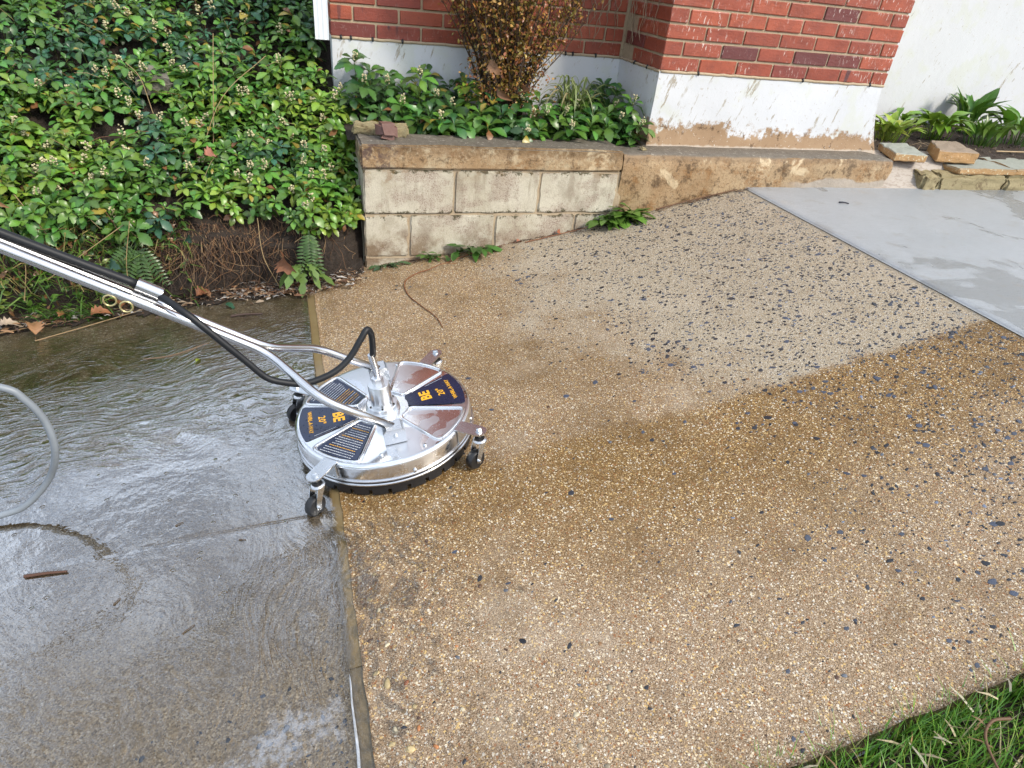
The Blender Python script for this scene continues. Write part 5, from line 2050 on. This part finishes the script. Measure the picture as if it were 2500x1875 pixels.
# hub and swivel
hub = MB().lathe([(.050, H0 - .002), (.050, H0 + .004), (.047, H0 + .006), (.046, H0 + .018), (.044, H0 + .020), (.032, H0 + .0205), (.0315, H0 + .084), (.030, H0 + .087), (.018, H0 + .0875)], 56).build('hub', M_ALU, sc, auto=30)
for k in range(6):
    t = R(25 + 60 * k)
    MB().lathe([(.0032, H0 + .019), (.0032, H0 + .0225), (.0018, H0 + .0225), (.0014, H0 + .0205)], 10, Matrix.Translation((math.cos(t) * .0385, math.sin(t) * .0385, 0))).build('screw', M_BRUSH, hub)
MB().lathe([(.0175, H0 + .087), (.0175, H0 + .108), (.0150, H0 + .1105), (.010, H0 + .111)], 6).build('nut', M_ALU, hub, auto=30)
MB().lathe([(.0085, H0 + .110), (.0085, H0 + .128), (.0105, H0 + .129), (.0105, H0 + .140), (.0088, H0 + .141), (.0095, H0 + .143)], 20).build('coupling', M_BRASS if False else M_ZINC, hub, auto=30)
hose_top = base + DN * (H0 + .142)
# hose ferrule and black hose to the handle
fer0, fer1 = W(hose_top), W(hose_top + DN * .045 + Vector((-.004, 0, 0)))
MB().tube([fer0, fer1], [.0105, .0100], 18).build('ferrule', M_ZINC, sc, auto=40)
hp = [tuple(W(hose_top) + Vector((0, 0, .040))), tuple(W((.182, 1.600, .365))), tuple(W((.178, 1.596, .408))), tuple(W((.166, 1.586, .428))), tuple(W((.148, 1.572, .408))), tuple(W((.111, 1.55, .360))), tuple(W((.063, 1.530, .331))), tuple(W((-.005, 1.515, .317))), tuple(W((-.058, 1.513, .327))), tuple(W((-.099, 1.515, .345))), tuple(W((-.141, 1.52, .393))), tuple(W((-.193, 1.525, .454))), tuple(W((-.242, 1.535, .508))), tuple(W((-.279, 1.555, .535))), tuple(W((-.320, 1.595, .549))), tuple(W((-.365, 1.610, .573)))]
MB().tube(spline(hp, 8), .0088, 14).build('hose', M_HOSE, sc, smooth=True)['label'] = 'black hose looping from the hub up to the handle'
MB().tube(spline([W((-.360, 1.61, .571)), W((-.497, 1.612, .645)), W((-.61, 1.612, .708)), W((-.80, 1.612, .816)), W((-1.1, 1.612, .99))], 6), .0108, 14).build('hose_guard', M_HOSE, sc, smooth=True)
MB().tube([W((-.364, 1.604, .5765)), W((-.315, 1.602, .5485))], .0165, 24).build('hose_clip', M_TUBE, sc, auto=40)

# twin handle tubes
TR = .0122
def handle(ys_, b):
    pts_ = [(.222, ys_, .190), (.036, 1.6 + (ys_ - 1.6) * .90, .293), (-.094, b, .377), (-.607, b, .684), (-1.25, b, 1.068)]
    pth = fillet([W(p) for p in pts_], .045, 6)
    return MB().tube(pth, TR, 20).build('handle_tube', M_TUBE, sc, smooth=True)


handle(1.447, 1.586)
handle(1.753, 1.6135)
# sleeve joint on the handle and two hanging rings
for b in (1.586, 1.6135):
    c = Vector((-.412, b, .567))
    d = Vector((-.513, 0, .307)).normalized()
    MB().tube([W(c - d * .004), W(c + d * .004)], TR + .0009, 20).build('sleeve', M_ZINC, sc, smooth=False, auto=40)
for (x, z) in ((-.421, .557), (-.390, .539)):
    c = W((x, 1.575, z - .006))
    pth = [c + Vector((math.cos(t) * .0135, 0, math.sin(t) * .0135)) for t in np.linspace(0, 2 * math.pi, 25)]
    MB().tube(pth, .0022, 8, caps=False).build('ring', M_BRASS, sc, smooth=True)

# folded brackets that hold the tubes
for s in (-1, 1):
    yc = s * .158
    mb = MB()
    t = .0028
    hz = .048
    w = .030
    zb = H0 + .0006
    mb.box((-w + .012, yc - .022, zb), (w + .012, yc + .022, zb + t))
    for q in (-1, 1):
        poly = [(-w + .012, zb + t), (w + .012, zb + t), (w + .012, zb + hz - .010), (w + .004, zb + hz), (-w + .020, zb + hz), (-w + .012, zb + hz - .010)]
        V = [(x, yc + q * .022 - t / 2, z) for x, z in poly] + [(x, yc + q * .022 + t / 2, z) for x, z in poly]
        n6 = 6
        mb.add(V, [tuple(range(n6)), tuple(range(2 * n6 - 1, n6 - 1, -1))] + [(i, n6 + i, n6 + (i + 1) % n6, (i + 1) % n6) for i in range(n6)])
    mb.box((-w + .022, yc - .0205, zb + hz - .0035), (w + .004, yc + .0205, zb + hz - .0007))
    br = mb.build('bracket', M_ZINC, sc)
    for q in (-1, 1):
        bo = MB().lathe([(.0060, 0), (.0060, .0035), (.0035, .0055), (.0025, .0055)], 12).build('bolt', M_ZINC, br, auto=30)
        bo.location = (.014, yc + q * .0235, zb + .026)
        bo.rotation_euler = (math.pi / 2 * (1 if q < 0 else -1), 0, 0)
for (x, y) in ((.085, -.215), (.075, .215), (-.035, -.215)):
    MB().lathe([(.0055, H0), (.0055, H0 + .003), (.003, H0 + .0045)], 10, Matrix.Translation((x, y, 0))).build('rivet', M_ZINC, sc, smooth=True)


# casters
def caster(ac, swivel):
    a = R(ac)
    M0 = Matrix.Rotation(a, 4, 'Z')
    cst = MB()
    # arm: folded plate from the side band, rounded outer end
    P = [(.250, -.022), (.318, -.022)] + [(.318 + .022 * math.cos(t), .022 * math.sin(t)) for t in np.linspace(-math.pi / 2, math.pi / 2, 10)[1:-1]] + [(.318, .022), (.250, .022)]
    cst.prism(P, H0 - .0015, H0 + .0020, M0)
    cst.prism([(.2592, -.021), (.2625, -.021), (.2625, .021), (.2592, .021)], H0 - .048, H0 - .0015, M0)
    arm = cst.build('caster', M_ZINC, sc, auto=30)
    T = M0 @ Matrix.Translation((.318, 0, 0))
    MB().lathe([(.0105, H0 + .0022), (.0105, H0 + .0036)], 16, T).build('washer', M_ZINC, arm)
    MB().lathe([(.0078, H0 + .0036), (.0078, H0 + .0098), (.0060, H0 + .0112), (.0045, H0 + .0112), (.0042, H0 + .0128)], 6, T).build('nut', M_ZINC, arm, auto=30)
    MB().lathe([(.0058, H0 - .030), (.0058, H0 - .0012)], 12, T).build('stem', M_ZINC, arm, smooth=True)
    MB().lathe([(.009, H0 - .0240), (.0150, H0 - .0250), (.0200, H0 - .0285), (.0205, H0 - .0315), (.0170, H0 - .0335), (.0110, H0 - .0340)], 28, T).build('swivel_race', M_TUBE, arm, auto=50)
    MB().lathe([(.0140, H0 - .0250), (.0140, H0 - .0235), (.0090, H0 - .0230)], 24, T).build('seal', M_BRUSH, arm)
    S = T @ Matrix.Rotation(swivel - a, 4, 'Z')
    fk = MB()
    zw = .0305
    for q in (-1, 1):
        poly = [(.013, H0 - .033), (-.014, H0 - .033), (-.031, zw + .007), (-.030, zw - .006), (-.019, zw - .007), (.000, zw + .034)]
        y0, y1 = q * .0145 - .0011, q * .0145 + .0011
        V = [S @ Vector((x, y0, z)) for x, z in poly] + [S @ Vector((x, y1, z)) for x, z in poly]
        n6 = 6
        fk.add(V, [tuple(range(n6)), tuple(range(2 * n6 - 1, n6 - 1, -1))] + [(i, n6 + i, n6 + (i + 1) % n6, (i + 1) % n6) for i in range(n6)])
    fk.build('fork', M_ZINC, arm)
    WM = S @ Matrix.Translation((-.024, 0, zw)) @ Matrix.Rotation(math.pi / 2, 4, 'X')
    rw_ = .0302
    MB().lathe([(.006, -.011), (rw_ - .004, -.0115), (rw_ - .001, -.008), (rw_, -.004), (rw_, .004), (rw_ - .001, .008), (rw_ - .004, .0115), (.006, .011)], 32, WM).build('wheel', M_WHEEL, arm, auto=35)
    MB().lathe([(.0045, -.0215), (.0045, .0215)], 10, WM).build('axle', M_ZINC, arm, auto=30)


for ac, sw_ in ((-132, R(40)), (-41, R(30)), (49, R(20)), (140, R(25))):
    caster(ac, sw_)

# ------------------------------------------------------------------ grey supply hose hanging in from the left
gp = []
for (x, z) in ((-1.06, 1.09), (-1.05, .88), (-.98, .70), (-.82, .595), (-.70, .545), (-.574, .505), (-.542, .472), (-.521, .414), (-.522, .338), (-.558, .251), (-.618, .184), (-.67, .163), (-.78, .145), (-.95, .119), (-1.5, .056), (-2.5, -.055)):
    k = 1.54 / 1.3
    gp.append((x * k, 1.54 + (.02 if z < .3 else 0), 1.3 + (z - 1.3) * k))
o = MB().tube(spline(gp, 8), .0088, 16).build('supply_hose', M_GREYHOSE, smooth=True)
tag(o, 'grey rubber supply hose curving in from the left edge', 'hose')

# ------------------------------------------------------------------ small things lying about
def dead_leaf(pos, size, rot, col, label, curl=.5, seed=0, lobed=True, name='fallen_leaf', cat='leaf', mat=None):
    rr = random.Random(seed)
    prof = [(0, .02), (.08, .14), (.18, .34), (.24, .22), (.36, .42), (.44, .24), (.58, .36), (.66, .18), (.82, .20), (.92, .07), (1, .01)] if lobed else OVAL
    V, F = leaf_quads(prof, size, curl, rr.uniform(.2, .6))
    for i in range(len(V)):
        V[i, 2] += mnoise.noise(Vector((V[i, 0] * 40, V[i, 1] * 40, seed))) * size * .10
    V[:, 2] -= V[:, 2].min() * 0.6
    o = empty(name, pos)
    tag(o, label, cat, 'fallen leaves' if name == 'fallen_leaf' else None)
    C = np.tile(np.array(col), (len(V), 1)) * rng.uniform(.8, 1.15, (len(V), 1))
    np_obj('blade', V, F, mat or M_DRY, o, C=C, smooth=True)
    st = Cloud()
    st.twig([(0, 0, .002), (-size * .2, size * .04, .004), (-size * .4, size * .02, .003)], .0011, np.array(col) * .6, 4)
    st.build('stalk', M_DRY, o)
    o.rotation_euler = rot
    return o


TAN, RUST, PALE = (.36, .19, .09), (.22, .085, .035), (.44, .34, .25)
dead_leaf((-.985, 2.625, gz(-.985) + .008), .085, (.3, -.35, 1.9), TAN, 'curled tan and white dead leaf alone on the wet slab, far left', .9, 1)
dead_leaf((-1.00, 2.70, .50), .16, (1.1, .3, -1.2), TAN, 'large tan dead leaf hanging in the ground cover at the left edge', .4, 2)
dead_leaf((-.80, 2.70, gz(-.80) + .02), .075, (.2, -.1, .3), (.30, .12, .05), 'orange brown dead leaf under the two handle rings', .6, 3)
dead_leaf((-.70, 2.72, gz(-.7) + .03), .07, (.5, -.3, 2.2), RUST, 'dark rust dead leaf at the bank foot behind the handle', .5, 4)
dead_leaf((-.92, 2.715, gz(-.92) + .02), .06, (.1, .1, 1.0), (.34, .15, .06), 'small orange dead leaf beside the grass tuft', .6, 5)
dead_leaf((-.41, 2.735, gz(-.41) + .02), .07, (.4, -.2, .6), RUST, 'crumpled brown leaf right of the hose clip', .8, 6)
dead_leaf((-.36, 2.725, gz(-.36) + .015), .055, (.2, -.2, 2.6), (.30, .16, .08), 'small folded brown leaf in the litter under the roots', .7, 7)
dead_leaf((-.03, 2.765, .15), .12, (1.2, .2, -1.4), (.27, .11, .05), 'large red brown leaf curled against the bank by the lobed weed', .7, 8)
dead_leaf((-.33, 3.0, .50), .075, (.6, .1, .8), (.33, .13, .08), 'pinkish brown dead leaf caught in the ground cover', .5, 9)
dead_leaf((-1.12, 2.71, gz(-1.12) + .02), .07, (.2, -.1, .3), PALE, 'pale flat dead leaf at the left picture edge below the handle', .5, 10)
dead_leaf((.97, 3.16, .80), .085, (1.4, .5, -1.0), (.22, .10, .04), 'big brown dead leaf caught low in the brown shrub', .8, 11, False)
dead_leaf((1.11, 3.16, .78), .085, (1.3, -.4, -1.9), (.20, .085, .035), 'brown dead leaf wedged at the shrub base on its right side', .8, 12, False)
dead_leaf((.92, 3.17, .90), .075, (1.2, .5, -1.0), (.26, .13, .06), 'brown dead leaf high in the left side of the shrub', .4, 13)
dead_leaf((-.375, 2.228, gz(-.375) + .006), .034, (.0, .0, 1.3), (.30, .36, .03), 'small lime green leaf lying on the wet slab', .2, 14, False, mat=M_LEAF)
dead_leaf((-.292, 2.655, gz(-.29) + .008), .042, (.1, .1, -.6), (.03, .09, .05), 'dark green ivy leaf on the slab under the bank', .1, 15, True, mat=M_LEAF)
dead_leaf((-.40, 2.79, .24), .055, (1.0, .0, -1.5), (.025, .065, .04), 'dark ivy leaf against the roots', .1, 16, True, mat=M_LEAF)
dead_leaf((-.68, 2.735, .16), .06, (1.1, .0, -1.2), (.03, .085, .05), 'blue green ivy leaf in the undergrowth above the handle', .1, 17, True, mat=M_LEAF)
dead_leaf((1.02, YW - .02, gz(1.02) + .006), .035, (.1, 0, .4), (.36, .15, .09), 'pink brown leaf scrap at the wall foot between the weeds', .6, 18)
dead_leaf((1.22, YW - .012, gz(1.22) + .012), .035, (.9, 0, .4), (.32, .09, .03), 'small red leaf at the wall foot left of the largest weed', .6, 19)


def stick(pts_, r, col, label, name='twig', cat='twig', n=6):
    b = Vector(pts_[0])
    c = Cloud()
    path = spline(pts_, 6)
    c.twig(path, [r * (1 - .4 * i / len(path)) for i in range(len(path))], np.array(col), n)
    o = c.build(name, M_DRY, origin=b)
    o.location = b
    tag(o, label, cat)
    return o


def gp_(x, y, dz=.004):
    return (x, y, gz(x) + dz)


stick([gp_(-.69, 1.335, .008), gp_(-.64, 1.328, .009), gp_(-.595, 1.320, .008)], .0045, (.10, .045, .025), 'short thick reddish brown stick on the soaked slab')
stick([gp_(.58, 2.72, .012), gp_(.50, 2.705), gp_(.445, 2.64), gp_(.44, 2.52), gp_(.475, 2.40), gp_(.512, 2.29), gp_(.52, 2.20)], .0030, (.22, .085, .03), 'long curled red brown vine stem on the tan walkway')
stick([gp_(.58, 2.725, .012), gp_(.64, 2.74, .02), gp_(.70, 2.735, .010)], .0022, (.26, .11, .04), 'short forked end of the curled vine stem')
stick([gp_(-.56, 2.32), gp_(-.46, 2.315, .006), gp_(-.34, 2.37)], .0025, (.20, .13, .08), 'thin grey brown twig on the wet slab beside the hose')
stick([gp_(-.27, 2.56, .006), gp_(-.22, 2.555, .009), gp_(-.15, 2.545, .006)], .005, (.07, .04, .03), 'dark stub of twig near the slab joint')
stick([gp_(-.98, 2.60), gp_(-.80, 2.65, .012), gp_(-.62, 2.73, .010)], .0022, (.36, .24, .12), 'long pale stem lying along the bank foot')
stick([gp_(-1.30, 2.68), gp_(-1.08, 2.70, .012), gp_(-.90, 2.73, .010)], .0026, (.36, .22, .10), 'straw coloured stem at the left edge of the slab')
stick([gp_(1.06, YW - .03), gp_(1.2, YW - .028, .008), gp_(1.38, YW - .02, .006)], .0025, (.24, .09, .035), 'thin red brown stem along the wall foot')
stick([gp_(.66, YW - .09), gp_(.74, YW - .055, .006), gp_(.85, YW - .03, .008)], .0032, (.22, .09, .035), 'red brown stem below the small dark weed')
stick([gp_(1.75, YW - .012, .012), gp_(1.95, YW - .010, .014), gp_(2.2, YW - .010, .012)], .0035, (.14, .065, .03), 'dark twig in the crack under the ledge')
stick([(1.20, .345, gz(1.2) + .012), (1.16, .350, gz(1.16) + .016), (1.125, .325, gz(1.125) + .012), (1.105, .25, gz(1.1) + .0)], .0034, (.15, .075, .035), 'bent brown twig lying on the lawn')
stick([(1.30, .36, gz(1.3) - .02), (1.36, .375, gz(1.36) - .012)], .005, (.20, .10, .05), 'short brown twig at the right of the lawn')
stick([(2.64, 2.61, .438), (2.66, 2.60, .441), (2.685, 2.59, .438)], .005, (.025, .027, .04), 'small dark twig on the light grey pad', n=6)
for i, (x, y, L, a) in enumerate(((-.31, 1.05, .03, .6), (-.47, 1.18, .02, .9), (-.20, 1.30, .018, -.3), (-.36, 1.40, .02, .4))):
    stick([gp_(x, y, .006), gp_(x + math.cos(a) * L * .5, y + math.sin(a) * L * .5, .007), gp_(x + math.cos(a) * L, y + math.sin(a) * L, .006)], .0016, (.09, .06, .035), ['slim dark twig in the middle of the soaked slab', 'dark speck of twig left of the middle slab twig', 'tiny twig on the soaked slab nearest the machine', 'tiny twig on the soaked slab below the handle'][i])

# stones on the wall cap
o = rough_block((-.118, -.055, 0), (.118, .055, .040), amp=.006, bevel=.008, seed=8).build('stone_slab', M_FIELD, auto=45)
o.location = (.405, 3.06, .603)
o.rotation_euler = (0, 0, -.22)
tag(o, 'flat tan broken stone slab on the left end of the wall cap', 'stone')
g_ = G('plum_stone')
M_PLUM = g_.done(g_.bsdf(g_.mix(g_.noise(40, 4), (.10, .045, .035), (.17, .085, .065)), .6, g_.bump(g_.noise(60, 4), .6, .004)))
o = rough_block((-.042, -.03, -.026), (.042, .03, .045), amp=.010, bevel=.014, seed=11).build('stone', M_PLUM, auto=45)
o.location = (.418, 2.960, .630)
o.rotation_euler = (-.25, .1, .15)
tag(o, 'dark plum brown stone leaning on the tan slab', 'stone')
o = rough_block((-.022, -.015, 0), (.022, .015, .016), amp=.006, bevel=.006, seed=13).build('stone', M_FIELD, auto=45)
o.location = (1.66, 2.94, .588)
tag(o, 'small pale pebble on the ledge at the foot of the pier base', 'stone')

# washed-up leaf litter along the bank foot
rr = random.Random(99)
cl = Cloud()
for k in range(1500):
    x = rr.uniform(-1.4, .27) if k < 620 else rr.gauss(.02, .16)
    if x > .28: continue
    y = 2.74 + rr.gauss(0, .035) + (-.02 if abs(x) < .15 else 0)
    if y > 2.80: y = 2.80
    p = Vector((x, y, gz(x) + .012 + max(0, y - 2.72) * .18 + rr.uniform(0, .012)))
    a = rr.uniform(0, 6.28)
    L = rr.uniform(.008, .045)
    d = Vector((math.cos(a), math.sin(a) * .5, rr.uniform(-.15, .3))) * L
    col = np.array(rr.choice([(.32, .18, .09), (.20, .09, .04), (.40, .30, .2), (.12, .06, .03), (.50, .47, .43), (.07, .04, .025)])) * rr.uniform(.6, 1.2)
    if rr.random() < .45: cl.strip([p, p + d * .5 + Vector((0, 0, .004)), p + d], [.002, rr.uniform(.003, .007), .001], col)
    else: cl.twig([p, p + d * .5 + Vector((0, 0, .005)), p + d], [.0010, .0011, .0006], col, 4)
tag(cl.build('leaf_litter', M_DRY), 'washed-up leaf and twig litter along the bank foot', 'litter', kind='stuff')
cl = Cloud()
for k in range(240):
    x = rr.uniform(.30, 2.28)
    y = YW - abs(rr.gauss(0, .012)) - .002
    p = Vector((x, y, gz(x) + .004))
    a = rr.gauss(0, .5)
    L = rr.uniform(.006, .035)
    d = Vector((math.cos(a), math.sin(a) * .4, rr.uniform(0, .2))) * L
    cl.twig([p, p + d * .5 + Vector((0, 0, .003)), p + d], [.0014, .0014, .0008], np.array(rr.choice([(.18, .08, .035), (.06, .035, .02), (.30, .2, .12), (.09, .05, .03)])) * rr.uniform(.6, 1.2), 4)
tag(cl.build('crack_dirt', M_DRY), 'dark dirt and stems in the crack under the wall', 'litter', kind='stuff')

# sky reflection on the curved water edge, painted as a pale bead, near bottom
g_ = G('sheen_paint')
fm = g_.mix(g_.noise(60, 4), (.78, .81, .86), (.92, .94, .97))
M_SHEEN = g_.done(g_.bsdf(fm, .25, g_.bump(g_.noise(140, 3), .5, .002)))
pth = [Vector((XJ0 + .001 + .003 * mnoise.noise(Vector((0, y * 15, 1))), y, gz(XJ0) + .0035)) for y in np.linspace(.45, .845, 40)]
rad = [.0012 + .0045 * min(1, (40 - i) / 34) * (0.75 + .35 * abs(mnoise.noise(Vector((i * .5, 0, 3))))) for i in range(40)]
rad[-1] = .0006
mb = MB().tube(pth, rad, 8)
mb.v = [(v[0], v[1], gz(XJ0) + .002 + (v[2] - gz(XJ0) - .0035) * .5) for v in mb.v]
o = mb.build('painted_sheen', M_SHEEN, smooth=True)
tag(o, 'thin white painted sky reflection along the slab joint at the bottom', 'painted_sheen', kind='stuff')
